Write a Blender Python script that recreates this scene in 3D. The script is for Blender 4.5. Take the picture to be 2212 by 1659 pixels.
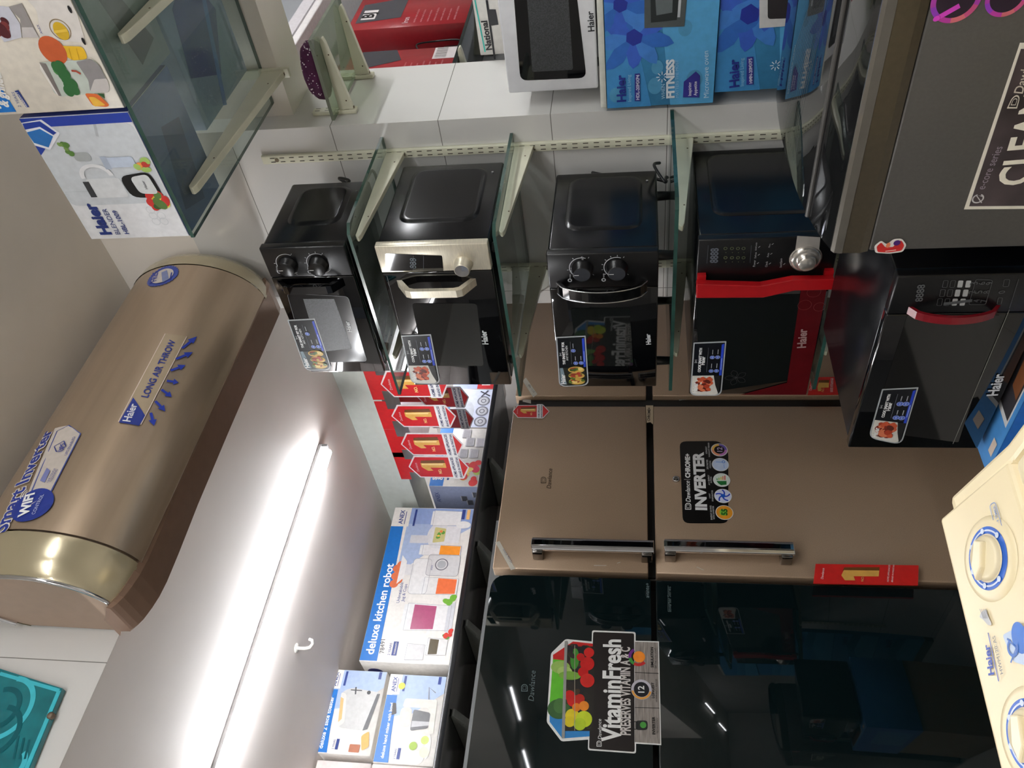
import bpy, bmesh, math, random
from mathutils import Vector, Matrix
random.seed(7)
for o in list(bpy.data.objects): bpy.data.objects.remove(o)
SC = bpy.context.scene
COL = SC.collection
H = 1.31                      # camera height above the shop floor (all z below are measured from the lens)

# ------------------------------------------------------------------ camera
FPX, YAW, PIT, ROL = 1772.64, 0.82250555, 0.15374553, -0.0039504
def _rot():
    ca, sa, cb, sb, cc, sc = math.cos(YAW), math.sin(YAW), math.cos(PIT), math.sin(PIT), math.cos(ROL), math.sin(ROL)
    M = Matrix(((sa, -ca, 0), (0, 0, -1), (ca, sa, 0)))
    P = Matrix(((1, 0, 0), (0, cb, sb), (0, -sb, cb)))
    Q = Matrix(((cc, -sc, 0), (sc, cc, 0), (0, 0, 1)))
    return Q @ P @ M
RM = _rot()
RMT = RM.transposed()
cd = bpy.data.cameras.new('camera'); cam = bpy.data.objects.new('camera', cd); COL.objects.link(cam)
cd.sensor_width = 36; cd.sensor_fit = 'HORIZONTAL'; cd.lens = FPX / 2212 * 36; cd.clip_start = 0.02
cx = RMT @ Vector((0, 1, 0)); cy = RMT @ Vector((1, 0, 0)); cz = -(RMT @ Vector((0, 0, 1)))
m = Matrix((cx, cy, cz)).transposed().to_4x4(); m.translation = Vector((0, 0, H)); cam.matrix_world = m
SC.camera = cam

# ------------------------------------------------------------------ world, exposure
w = bpy.data.worlds.new('world'); SC.world = w; w.use_nodes = True
w.node_tree.nodes['Background'].inputs[0].default_value = (0.75, 0.8, 0.9, 1)
w.node_tree.nodes['Background'].inputs[1].default_value = 0.12
SC.view_settings.view_transform = 'Standard'; SC.view_settings.look = 'None'
SC.view_settings.exposure = 0.7; SC.view_settings.gamma = 1; SC.view_settings.use_curve_mapping = False
TUBE_E = 36.0                 # radiance of the fluorescent tubes

# ------------------------------------------------------------------ materials
def lin(c):
    c = c / 255.0
    return c / 12.92 if c <= 0.04045 else ((c + 0.055) / 1.055) ** 2.4
def L3(c): return (lin(c[0]), lin(c[1]), lin(c[2]), 1)
MATS = {}
def mat(name, col, rough=0.5, metal=0.0, spec=0.5, coat=0.0, var=0.04, scale=30, bump=0.0, aniso=None, emit=0):
    if name in MATS: return MATS[name]
    m = bpy.data.materials.new(name); m.use_nodes = True; nt = m.node_tree; b = nt.nodes['Principled BSDF']
    b.inputs['Roughness'].default_value = rough; b.inputs['Metallic'].default_value = metal
    b.inputs['Specular IOR Level'].default_value = spec; b.inputs['Coat Weight'].default_value = coat
    b.inputs['Coat Roughness'].default_value = 0.03
    c = L3(col)
    tc = nt.nodes.new('ShaderNodeTexCoord'); n = nt.nodes.new('ShaderNodeTexNoise'); n.inputs['Scale'].default_value = scale
    n.inputs['Detail'].default_value = 3
    src = tc.outputs['Object']
    if aniso:
        mp = nt.nodes.new('ShaderNodeMapping'); mp.inputs['Scale'].default_value = aniso; nt.links.new(src, mp.inputs[0]); src = mp.outputs[0]
    nt.links.new(src, n.inputs['Vector'])
    r = nt.nodes.new('ShaderNodeValToRGB')
    r.color_ramp.elements[0].color = tuple(max(0, v * (1 - var * 2)) for v in c[:3]) + (1,)
    r.color_ramp.elements[1].color = tuple(min(1, v * (1 + var * 2)) for v in c[:3]) + (1,)
    r.color_ramp.elements[0].position = 0.3; r.color_ramp.elements[1].position = 0.7
    nt.links.new(n.outputs['Fac'], r.inputs[0]); nt.links.new(r.outputs[0], b.inputs['Base Color'])
    if bump:
        bp = nt.nodes.new('ShaderNodeBump'); bp.inputs['Strength'].default_value = bump; bp.inputs['Distance'].default_value = 0.002
        nt.links.new(n.outputs['Fac'], bp.inputs['Height']); nt.links.new(bp.outputs[0], b.inputs['Normal'])
    if emit:
        b.inputs['Emission Color'].default_value = c; b.inputs['Emission Strength'].default_value = emit
    MATS[name] = m
    return m
def ink(col, rough=0.38, spec=0.5):
    col = tuple(int(v) for v in col)
    return mat('print_%02x%02x%02x_%d' % (col + (int(rough * 100),)), col, rough, 0, spec, 0, 0.03, 60)
def glassmat(name, tint, rough=0.02, ior=1.5, body=0.0, bodycol=(0.1, 0.2, 0.15)):
    if name in MATS: return MATS[name]
    m = bpy.data.materials.new(name); m.use_nodes = True; nt = m.node_tree; nt.nodes.clear()
    o = nt.nodes.new('ShaderNodeOutputMaterial'); t = nt.nodes.new('ShaderNodeBsdfTransparent'); g = nt.nodes.new('ShaderNodeBsdfGlossy')
    nz = nt.nodes.new('ShaderNodeTexNoise'); nz.inputs['Scale'].default_value = 9; nz.inputs['Detail'].default_value = 5
    tc = nt.nodes.new('ShaderNodeTexCoord'); nt.links.new(tc.outputs['Object'], nz.inputs['Vector'])
    rp = nt.nodes.new('ShaderNodeValToRGB'); rp.color_ramp.elements[0].color = tuple(v * 0.93 for v in tint) + (1,); rp.color_ramp.elements[1].color = tuple(tint) + (1,)
    nt.links.new(nz.outputs['Fac'], rp.inputs[0]); nt.links.new(rp.outputs[0], t.inputs[0])
    g.inputs['Roughness'].default_value = rough
    gm = nt.nodes.new('ShaderNodeNewGeometry'); dt = nt.nodes.new('ShaderNodeVectorMath'); dt.operation = 'DOT_PRODUCT'
    nt.links.new(gm.outputs['Normal'], dt.inputs[0]); nt.links.new(gm.outputs['Incoming'], dt.inputs[1])
    last = dt.outputs['Value']
    for op, v in (('ABSOLUTE', None), ('SUBTRACT', 1.0), ('POWER', 5.0), ('MULTIPLY_ADD', 0.96)):
        q = nt.nodes.new('ShaderNodeMath'); q.operation = op
        if op == 'SUBTRACT': q.inputs[0].default_value = 1.0; nt.links.new(last, q.inputs[1])
        else:
            nt.links.new(last, q.inputs[0])
            if v: q.inputs[1].default_value = v
            if op == 'MULTIPLY_ADD': q.inputs[2].default_value = 0.04
        last = q.outputs[0]
    mx = nt.nodes.new('ShaderNodeMixShader'); nt.links.new(last, mx.inputs[0])
    src = t.outputs[0]
    if body:
        d = nt.nodes.new('ShaderNodeBsdfDiffuse'); d.inputs[0].default_value = bodycol + (1,)
        m2 = nt.nodes.new('ShaderNodeMixShader'); m2.inputs[0].default_value = body
        nt.links.new(t.outputs[0], m2.inputs[1]); nt.links.new(d.outputs[0], m2.inputs[2]); src = m2.outputs[0]
    nt.links.new(src, mx.inputs[1]); nt.links.new(g.outputs[0], mx.inputs[2]); nt.links.new(mx.outputs[0], o.inputs[0])
    MATS[name] = m
    return m
def tilemat(name, col, ox, oy, oz, size=0.302, axis=None, rough=0.12):
    """glazed wall tiles: thin grout lines at a real spacing"""
    m = bpy.data.materials.new(name); m.use_nodes = True; nt = m.node_tree; b = nt.nodes['Principled BSDF']
    N = nt.nodes.new; Lk = nt.links.new
    g = N('ShaderNodeNewGeometry'); sp = N('ShaderNodeSeparateXYZ'); Lk(g.outputs['Position'], sp.inputs[0])
    facs = []
    for i, (off, per) in enumerate(((ox, size * 2), (oy, size * 2), (oz, size))):
        if axis and i not in axis: continue
        a = N('ShaderNodeMath'); a.operation = 'SUBTRACT'; Lk(sp.outputs[i], a.inputs[0]); a.inputs[1].default_value = off - per * 40
        q = N('ShaderNodeMath'); q.operation = 'MODULO'; Lk(a.outputs[0], q.inputs[0]); q.inputs[1].default_value = per
        c = N('ShaderNodeMath'); c.operation = 'LESS_THAN'; Lk(q.outputs[0], c.inputs[0]); c.inputs[1].default_value = 0.0022
        facs.append(c.outputs[0])
    f = facs[0]
    for k in facs[1:]:
        mx = N('ShaderNodeMath'); mx.operation = 'MAXIMUM'; Lk(f, mx.inputs[0]); Lk(k, mx.inputs[1]); f = mx.outputs[0]
    nz = N('ShaderNodeTexNoise'); nz.inputs['Scale'].default_value = 2.5
    rp = N('ShaderNodeValToRGB'); c = L3(col); rp.color_ramp.elements[0].color = tuple(v * 0.94 for v in c[:3]) + (1,); rp.color_ramp.elements[1].color = c
    Lk(nz.outputs['Fac'], rp.inputs[0])
    mc = N('ShaderNodeMix'); mc.data_type = 'RGBA'; Lk(f, mc.inputs[0]); Lk(rp.outputs[0], mc.inputs[6]); mc.inputs[7].default_value = L3((120, 118, 112))
    Lk(mc.outputs[2], b.inputs['Base Color']); b.inputs['Roughness'].default_value = rough
    MATS[name] = m
    return m

# ------------------------------------------------------------------ geometry
def ray(x, y):
    v = RMT @ Vector((1659 - y - 829.5, x - 1106.0, FPX)); return v.normalized()
class F:
    """a flat face in the shop: origin, right, up; n points out of it"""
    def __init__(s, o, r, u):
        s.o, s.r, s.u = Vector(o), Vector(r).normalized(), Vector(u).normalized(); s.n = s.r.cross(s.u)
    def px(s, p):
        d = ray(*p); k = s.o.dot(s.n) / d.dot(s.n); q = d * k - s.o
        return (q.dot(s.r), q.dot(s.u))
    def W(s, a, b, d=0): return s.o + s.r * a + s.u * b + s.n * d
def FX(x): return F((x, 0, 0), (0, -1, 0), (0, 0, 1))
def FY(y): return F((0, y, 0), (1, 0, 0), (0, 0, 1))
def FZ(z): return F((0, 0, z), (1, 0, 0), (0, 1, 0))
def on(x, y, ax, val):
    d = ray(x, y); return d * (val / d[ax])
class FC:
    """elliptic-cylinder face running along X"""
    def __init__(s, cy, cz, a, b): s.cy, s.cz, s.a, s.b, s.R = cy, cz, a, b, 0.21
    def px(s, p):
        d = ray(*p); A = (d.y / s.a) ** 2 + (d.z / s.b) ** 2; B = -2 * (d.y * s.cy / s.a ** 2 + d.z * s.cz / s.b ** 2)
        C = (s.cy / s.a) ** 2 + (s.cz / s.b) ** 2 - 1; D = max(B * B - 4 * A * C, 0); k = (-B - math.sqrt(D)) / (2 * A)
        q = d * k; th = math.atan2((q.z - s.cz) / s.b, -(q.y - s.cy) / s.a)
        return (q.x, th * s.R)
    def W(s, a, b, d=0):
        th = b / s.R; return Vector((a, s.cy - (s.a + d) * math.cos(th), s.cz + (s.b + d) * math.sin(th)))

class MB:
    def __init__(s): s.v, s.f, s.m, s.sm, s.mats, s.tick = [], [], [], [], [], 0
    def mi(s, m):
        if m not in s.mats: s.mats.append(m)
        return s.mats.index(m)
    def add(s, vs, fs, m, smooth=False):
        k = len(s.v); s.v += [Vector(v) for v in vs]; i = s.mi(m)
        for f in fs: s.f.append([k + j for j in f]); s.m.append(i); s.sm.append(smooth)
    def poly(s, pts, m): s.add(pts, [list(range(len(pts)))], m)
    def box(s, lo, hi, m, bev=0.0, seg=2):
        lo, hi = Vector(lo), Vector(hi)
        b = bmesh.new(); bmesh.ops.create_cube(b, size=1)
        for v in b.verts: v.co = Vector((lo[i] + (v.co[i] + 0.5) * (hi[i] - lo[i]) for i in range(3)))
        if bev: bmesh.ops.bevel(b, geom=b.edges[:] , offset=bev, segments=seg, affect='EDGES', profile=0.5)
        s.bm(b, m, bool(bev))
    def bm(s, b, m, smooth=False):
        b.verts.ensure_lookup_table(); b.verts.index_update()
        s.add([v.co.copy() for v in b.verts], [[v.index for v in f.verts] for f in b.faces], m, smooth); b.free()
    def prism(s, pts, vec, m, bev=0.0, smooth=False):
        vec = Vector(vec); n = len(pts); b = bmesh.new()
        a = [b.verts.new(Vector(p)) for p in pts]; c = [b.verts.new(Vector(p) + vec) for p in pts]
        b.faces.new(a); b.faces.new(list(reversed(c)))
        for i in range(n): b.faces.new((a[i], c[i], c[(i + 1) % n], a[(i + 1) % n]))
        bmesh.ops.recalc_face_normals(b, faces=b.faces)
        if bev: bmesh.ops.bevel(b, geom=b.edges[:], offset=bev, segments=2, affect='EDGES', profile=0.5)
        s.bm(b, m, smooth)
    def tube(s, pts, r, m, seg=8, cap=True):
        pts = [Vector(p) for p in pts]; rings = []; up = None
        for i, p in enumerate(pts):
            t = (pts[min(i + 1, len(pts) - 1)] - pts[max(i - 1, 0)]).normalized()
            if up is None: up = Vector((0, 0, 1)) if abs(t.z) < 0.9 else Vector((1, 0, 0))
            a = t.cross(up).normalized(); b = a.cross(t).normalized(); up = b
            rr = r[i] if isinstance(r, (list, tuple)) else r
            rings.append([p + a * (math.cos(k * 2 * math.pi / seg) * rr) + b * (math.sin(k * 2 * math.pi / seg) * rr) for k in range(seg)])
        s.loft(rings, m, True, cap, cap)
    def loft(s, rings, m, closed=True, cap0=False, cap1=False, smooth=True):
        n = len(rings[0]); vs = [v for r in rings for v in r]; fs = []
        for i in range(len(rings) - 1):
            for k in range(n if closed else n - 1):
                k2 = (k + 1) % n; fs.append([i * n + k, i * n + k2, (i + 1) * n + k2, (i + 1) * n + k])
        s.add(vs, fs, m, smooth)
        if cap0: s.add(rings[0], [list(range(n))], m)
        if cap1: s.add(rings[-1], [list(reversed(range(n)))], m)
    def lathe(s, fr, c, prof, m, seg=28, cap=True):
        """prof = [(radius, height along n)], about the point c=(s,t) of face fr"""
        rings = [[fr.W(c[0] + r * math.cos(k * 2 * math.pi / seg), c[1] + r * math.sin(k * 2 * math.pi / seg), h) for k in range(seg)] for r, h in prof]
        s.loft(rings, m, True, False, cap)
def wire(pts, n=6):
    """smooth curve through the points"""
    P = [Vector(p) for p in pts]; out = []
    for i in range(len(P) - 1):
        p0, p1, p2, p3 = P[max(i - 1, 0)], P[i], P[i + 1], P[min(i + 2, len(P) - 1)]
        for k in range(n):
            t = k / n; out.append(0.5 * ((2 * p1) + (p2 - p0) * t + (2 * p0 - 5 * p1 + 4 * p2 - p3) * t * t + (3 * p1 - p0 - 3 * p2 + p3) * t ** 3))
    return out + [P[-1]]
def build(name, mb, base, parent=None):
    me = bpy.data.meshes.new(name); bs = Vector(base)
    me.from_pydata([tuple(v - bs) for v in mb.v], [], mb.f)
    for m in mb.mats: me.materials.append(m)
    me.polygons.foreach_set('material_index', mb.m); me.polygons.foreach_set('use_smooth', mb.sm)
    me.update(); o = bpy.data.objects.new(name, me); COL.objects.link(o)
    if parent: o.parent = parent
    else: o.location = bs + Vector((0, 0, H))
    return o
class Thing:
    def __init__(s, name, label, cat, base, group=None):
        s.base = Vector(base); s.o = bpy.data.objects.new(name, None); COL.objects.link(s.o); s.o.empty_display_size = 0.05
        s.o.location = s.base + Vector((0, 0, H)); s.o['label'] = label; s.o['category'] = cat
        if group: s.o['group'] = group
    def part(s, name, mb, parent=None, label=None):
        o = build(name, mb, s.base, parent or s.o)
        if label: o['label'] = label
        return o
def solo(name, mb, label, cat, base, group=None, kind=None):
    o = build(name, mb, base); o['label'] = label; o['category'] = cat
    if group: o['group'] = group
    if kind: o['kind'] = kind
    return o
def struct(name, mb):
    o = build(name, mb, (0, 0, 0)); o['kind'] = 'structure'; return o
def clone(o, loc, label=None, name=None):
    c = o.copy(); COL.objects.link(c); c.location = Vector(loc) + Vector((0, 0, H))
    if label: c['label'] = label
    for ch in o.children:
        d = ch.copy(); COL.objects.link(d); d.parent = c
    return c

# ------------------------------------------------------------------ printing on faces
_TX = {}
def glyphs(s, bold):
    k = (s, bold)
    if k in _TX: return _TX[k]
    cu = bpy.data.curves.new('t', 'FONT'); cu.body = s; cu.size = 1; cu.offset = bold; cu.resolution_u = 3
    ob = bpy.data.objects.new('t', cu); COL.objects.link(ob); dg = bpy.context.evaluated_depsgraph_get(); dg.update()
    me = ob.evaluated_get(dg).to_mesh(); vs = [(v.co.x, v.co.y) for v in me.vertices]; fs = [list(p.vertices) for p in me.polygons]
    ob.evaluated_get(dg).to_mesh_clear(); bpy.data.objects.remove(ob); bpy.data.curves.remove(cu)
    x0 = min(v[0] for v in vs); x1 = max(v[0] for v in vs)
    _TX[k] = ([(a - x0, b) for a, b in vs], fs, x1 - x0); return _TX[k]
def rounded(P, r, n=4):
    out = []; N = len(P)
    for i in range(N):
        p, a, b = Vector(P[i]), Vector(P[i - 1]), Vector(P[(i + 1) % N])
        rr = r[i] if isinstance(r, (list, tuple)) else r
        da, db = (a - p), (b - p)
        k = min(rr, da.length * 0.49, db.length * 0.49)
        if k <= 0: out.append(tuple(p)); continue
        q0, q1 = p + da.normalized() * k, p + db.normalized() * k
        for j in range(n + 1):
            t = j / n; out.append(tuple(q0 * (1 - t) ** 2 + p * 2 * t * (1 - t) + q1 * t * t))
    return out
class Pr:
    """prints shapes on face fr; points are mapped by m to the face's own metres"""
    def __init__(s, mb, fr, m=None, lift=0.0, k=0.0004): s.mb, s.fr, s.m, s.lift, s.k = mb, fr, m or fr.px, lift, k; s.clip = None
    def D(s, L): return s.lift + s.k * (1 + L) + s.mb.tick * 1.2e-5
    def step(s): s.mb.tick = (s.mb.tick + 1) % 26
    def sub(s, q):
        """unit square (a right, b down) on the quad TL, TR, BR, BL"""
        A, B, C, Dd = [Vector(s.m(p)) for p in q]
        def mm(p):
            a, b = p; v = (A * (1 - a) + B * a) * (1 - b) + (Dd * (1 - a) + C * a) * b; return (v.x, v.y)
        q = Pr(s.mb, s.fr, mm, s.lift, s.k); q.clip = s.clip; return q
    def clipped(s, a0, b0, a1, b1): s.clip = (a0 + .0005, b0 + .0005, a1 - .0005, b1 - .0005); return s
    def cut(s, P):
        if not s.clip: return P
        for ax, lim, sg in ((0, s.clip[0], 1), (0, s.clip[2], -1), (1, s.clip[1], 1), (1, s.clip[3], -1)):
            O = []
            for i in range(len(P)):
                a, b = P[i - 1], P[i]; da, db = (a[ax] - lim) * sg, (b[ax] - lim) * sg
                if (da < 0) != (db < 0): t = da / (da - db); O.append((a[0] + (b[0] - a[0]) * t, a[1] + (b[1] - a[1]) * t))
                if db >= 0: O.append((b[0], b[1]))
            P = O
            if len(P) < 3: return []
        return P
    def lpoly(s, P, mt, L=0, sub=1):
        s.step()
        if isinstance(s.fr, FC):
            Q = []
            for i in range(len(P)):
                a, b = P[i], P[(i + 1) % len(P)]
                for k in range(6): Q.append((a[0] + (b[0] - a[0]) * k / 6, a[1] + (b[1] - a[1]) * k / 6))
            P = Q
        P = s.cut([(q[0], q[1]) for q in P])
        if P: s.mb.poly([s.fr.W(a, b, s.D(L)) for a, b in P], mt)
    def poly(s, P, mt, L=0, r=0): 
        Q = [s.m(p) for p in P]
        s.lpoly(rounded(Q, r) if r else Q, mt, L)
    def rect(s, a0, b0, a1, b1, mt, L=0, r=0): s.poly([(a0, b0), (a1, b0), (a1, b1), (a0, b1)], mt, L, r)
    def circ(s, c, r, mt, L=0, ry=None, rot=0, n=24):
        s.step(); c = s.m(c); ry = ry or r; cr, sr = math.cos(rot), math.sin(rot); P = []
        for k in range(n):
            a = 2 * math.pi * k / n; x, y = r * math.cos(a), ry * math.sin(a); P.append((c[0] + x * cr - y * sr, c[1] + x * sr + y * cr))
        P = s.cut(P)
        if P: s.mb.poly([s.fr.W(a, b, s.D(L)) for a, b in P], mt)
    def ring(s, c, r0, r1, mt, L=0, a0=0, a1=360, n=28, sy=1):
        s.step(); c = s.m(c); vs = []; fs = []
        for k in range(n + 1):
            a = math.radians(a0 + (a1 - a0) * k / n)
            for r in (r0, r1): vs.append(s.fr.W(c[0] + r * math.cos(a), c[1] + r * math.sin(a) * sy, s.D(L)))
        for k in range(n): fs.append([2 * k, 2 * k + 1, 2 * k + 3, 2 * k + 2])
        s.mb.add(vs, fs, mt)
    def line(s, P, wd, mt, L=0, closed=False):
        Q = [Vector(s.m(p)) for p in P]
        if closed: Q.append(Q[0])
        s.lline(Q, wd, mt, L)
    def lline(s, Q, wd, mt, L=0):
        s.step(); Q = [Vector(q) for q in Q]; vs = []; fs = []
        for i, p in enumerate(Q):
            d = Q[min(i + 1, len(Q) - 1)] - Q[max(i - 1, 0)]
            if (Q[0] - Q[-1]).length < 1e-7 and i in (0, len(Q) - 1): d = Q[1] - Q[-2]
            d = d.normalized(); nn = Vector((-d.y, d.x)) * wd / 2
            for q in (p + nn, p - nn): vs.append(s.fr.W(q.x, q.y, s.D(L)))
        for i in range(len(Q) - 1): fs.append([2 * i, 2 * i + 1, 2 * i + 3, 2 * i + 2])
        s.mb.add(vs, fs, mt)
    def border(s, P, wd, mt, L=0, r=0):
        Q = [s.m(p) for p in P]
        if r: Q = rounded(Q, r)
        s.lline(list(Q) + [Q[0]], wd, mt, L)
    def text(s, t, p0, p1, mt, L=1, bold=0.0, h=None, shear=0.0):
        s.step(); vs, fs, wd = glyphs(t, bold); a, b = Vector(s.m(p0)), Vector(s.m(p1)); d = b - a; sx = d.length / wd; d = d.normalized(); up = Vector((-d.y, d.x))
        sy = h / 0.72 if h else sx
        V = []
        for x, y in vs:
            q = a + d * (x * sx + shear * y * sy) + up * (y * sy); V.append(s.fr.W(q.x, q.y, s.D(L)))
        s.mb.add(V, fs, mt)
    def blobs(s, box, cols, n, r0, r1, L=1, seed=1):
        rd = random.Random(seed); a0, b0, a1, b1 = box
        for i in range(n):
            s.circ((rd.uniform(a0, a1), rd.uniform(b0, b1)), rd.uniform(r0, r1), ink(rd.choice(cols)), L + i * 0.04, rd.uniform(r0, r1), rd.uniform(0, 3), 12)
WHT, BLK, HBL, RED = (240, 240, 238), (18, 18, 20), (28, 62, 150), (200, 30, 32)
# ------------------------------------------------------------------ shell of the shop
TILE = tilemat('glazed_white_tile', (214, 212, 208), 0.722 - 0.604 * 2, 1.0825 - 0.604 * 4, 1.132 + H - 0.302 * 9)
PLAST = mat('painted_plaster', (230, 223, 214), 0.6, var=0.03, scale=3, bump=0.1)
PLASTD = mat('grey_painted_plaster', (196, 192, 186), 0.6, var=0.03, scale=3, bump=0.1)
FLOORM = tilemat('floor_tile', (200, 196, 188), 0, 0, 0, 0.4, axis=(0, 1), rough=0.5)
SOFF = mat('soffit_paint', (232, 224, 219), 0.55, var=0.02, scale=3)
SHADEW = mat('shaded_back_wall', (92, 94, 94), 0.6, var=0.04, scale=3)  # dark tone carries the shade on the wall under the long shelf
def sbox(name, lo, hi, m):
    b = MB(); b.box(lo, hi, m); return struct(name, b)
sbox('floor', (-2.5, -9.6, -H - 0.05), (5.2, 3.7, -H), FLOORM)
sbox('ceiling', (-2.5, -9.6, 1.70), (5.2, 1.741, 1.75), PLAST)
sbox('ceiling.001', (-1.5, 1.742, 1.245), (2.40, 3.62, 1.29), SOFF)      # low ceiling of the recess, carries the tube light
b = MB(); _wt = tilemat('glazed_white_tile_wide', (214, 212, 208), 0.722 - 0.604 * 2, 0, 0, axis=(0,))       # wall above the recess with the air conditioner
b.box((-1.5, 1.742, 1.29), (2.295, 1.80, 1.75), _wt); b.box((-1.5, 1.741, 1.2451), (2.295, 1.7419, 1.75), _wt); struct('wall_front', b)
sbox('wall_back', (-1.5, 3.62, -H), (5.2, 3.70, 1.95), PLASTD)
sbox('wall_back_partition', (-1.5, 3.0, -H), (1.97, 3.06, 0.62), SHADEW)
sbox('wall_left', (-2.5, -9.6, -H), (-2.4, 3.7, 1.95), PLASTD)
sbox('wall_right', (5.2, -9.6, -H), (5.3, 3.7, 1.95), PLASTD)
sbox('wall_near', (-2.5, -9.7, -H), (5.2, -9.6, 1.95), PLASTD)
sbox('wall_column', (1.97, 1.0855, -H), (2.295, 1.741, 1.385), TILE)
sbox('wall_column_top', (1.97, 1.0855, 1.385), (2.295, 1.741, 1.70), PLAST)
sbox('trim_2', (2.043, -2.6, 0.957), (2.20, 1.0855, 1.70), PLAST)        # beam over the counter side
sbox('trim_1', (2.226, 1.80, 1.075), (2.40, 3.62, 1.245), mat('beam_paint', (196, 202, 196), 0.5, var=0.02))
sbox('ceiling.002', (2.40, 1.50, 1.22), (5.2, 3.62, 1.27), mat('pinkish_ceiling', (205, 190, 194), 0.6, var=0.02))
sbox('wall_niche', (2.295, 1.42, -H), (5.2, 1.50, 1.95), mat('niche_wall', (176, 180, 186), 0.5, var=0.03, scale=4))

# ------------------------------------------------------------------ lamps
def tube_light(a, b, label, name='tube_light', up=(0, 0, 1), r=0.013, e=None, group=None, hgt=0.03, drop=None):
    a, b = Vector(a), Vector(b); t = Thing(name, label, 'light', a, group); up = Vector(up)
    m = MB(); d = (b - a).normalized(); sd = d.cross(up).normalized()
    bat = mat('batten_shade_grey', (120, 120, 122), 0.4)  # batten greyed so its colour gives the shadow line beside the tube
    P = [a + sd * 0.02, a - sd * 0.02, a - sd * 0.02 + up * hgt, a + sd * 0.02 + up * hgt]
    m.prism([p - d * 0.02 for p in P], d * ((b - a).length + 0.04), bat)
    t.part('batten', m)
    m = MB(); em = mat('tube_glow' + str(e or ''), (250, 252, 255), 0.4, emit=e or TUBE_E, var=0)
    q = -up * (drop or r * 0.6); m.tube([a + q, b + q], r, em, 12); t.part('tube', m)
    for p, k in ((a, -1), (b, 1)):
        m = MB(); m.prism([x + up * -0.022 + d * (0.012 * k) for x in [p + sd * 0.016, p - sd * 0.016, p - sd * 0.016 + up * 0.03, p + sd * 0.016 + up * 0.03]], d * (0.012 * k), bat)
        t.part('end_cap', m)
    return t
tube_light((0.715, 2.425, 1.232), (1.895, 2.425, 1.232), 'long glowing white tube light on the low ceiling above the shelf of boxes', r=0.019, hgt=0.0125, drop=0.022)
tube_light((2.63, 2.92, 1.19), (3.5, 2.92, 1.19), 'short bright tube light glowing behind the row of hanging red banners', r=0.02, group='tube lights')
G = 'tube lights'
tube_light((-0.55, 2.425, 1.232), (0.62, 2.425, 1.232), 'unseen tube light added to brighten the low ceiling', r=0.019, hgt=0.0125, drop=0.022, group=G)  # extra tube out of view, added to brighten the low ceiling
tube_light((4.25, -6.0, 1.66), (4.25, -7.1, 1.66), 'far tube light of the shop, mirrored as the longer streak in the dark fridge', group=G, e=30)
tube_light((4.05, -7.7, 1.66), (4.05, -8.8, 1.66), 'farthest tube light of the shop, mirrored at the edge of the dark fridge', group=G, e=30)
for a, b, lb in (((-1.0, -0.45, 1.66), (0.2, -0.45, 1.66), 'overhead tube light of the aisle, straight above the camera'), ((0.5, -0.9, 1.66), (1.7, -0.9, 1.66), 'overhead tube light above the counter beside the beam'),
                 ((-1.9, 0.4, 1.66), (-1.9, -0.8, 1.66), 'overhead tube light along the left wall'), ((0.2, -2.2, 1.66), (1.4, -2.2, 1.66), 'overhead tube light farther down the aisle'),
                 ((-1.4, -2.4, 1.66), (-0.2, -2.4, 1.66), 'overhead tube light farther down the left wall')):
    tube_light(a, b, lb, group=G, e=85)
tube_light((2.35, -0.35, 1.45), (3.55, -0.35, 1.45), 'tube light over the niche of boxed irons beside the column', group=G, e=150)

# hook in the low ceiling
m = MB(); hw = mat('painted_hook', (200, 198, 190), 0.4)
c = Vector((1.232, 2.744, 1.245)); m.tube([c, c + Vector((0, 0, -0.035)), c + Vector((0.004, 0, -0.05)), c + Vector((0.018, 0, -0.058)), c + Vector((0.032, 0, -0.052)), c + Vector((0.036, 0, -0.04))], 0.006, hw)
m.lathe(F(c, (1, 0, 0), (0, -1, 0)), (0, 0), [(0.0, -0.001), (0.018, 0), (0.016, 0.004), (0.006, 0.006)], hw, 16)
solo('ceiling_hook', m, 'small bare hook hanging from the low ceiling beyond the tube light', 'hook', c)

# ------------------------------------------------------------------ air conditioner
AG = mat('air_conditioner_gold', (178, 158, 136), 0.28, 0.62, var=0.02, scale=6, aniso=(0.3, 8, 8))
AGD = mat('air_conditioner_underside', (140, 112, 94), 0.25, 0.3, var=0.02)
AGC = mat('air_conditioner_cap_gold', (178, 166, 136), 0.2, 0.45, coat=0.5, var=0.02, scale=5)
CHR = mat('chrome', (215, 216, 220), 0.08, 1.0, var=0.02)
ac = Thing('air_conditioner', 'gold wall air conditioner with rounded ends and blue printed stickers', 'air conditioner', (1.37, 1.741, 1.19))
CY, CZ, A0, B0 = 1.61, 1.385, 0.155, 0.225
def sec(x, cy, cz, a, b, t0, t1, n=28, back=1.739, add=()):
    P = []
    for k in range(n + 1):
        th = math.radians(t0 + (t1 - t0) * k / n); P.append(Vector((x, min(cy - a * math.cos(th), back), cz + b * math.sin(th))))
    return P + [Vector((x,) + q) for q in add]
m = MB(); m.loft([sec(x, CY, CZ, A0, B0, -82, 100) for x in (0.905, 1.1, 1.4, 1.7, 1.855)], AG, closed=False)
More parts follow.
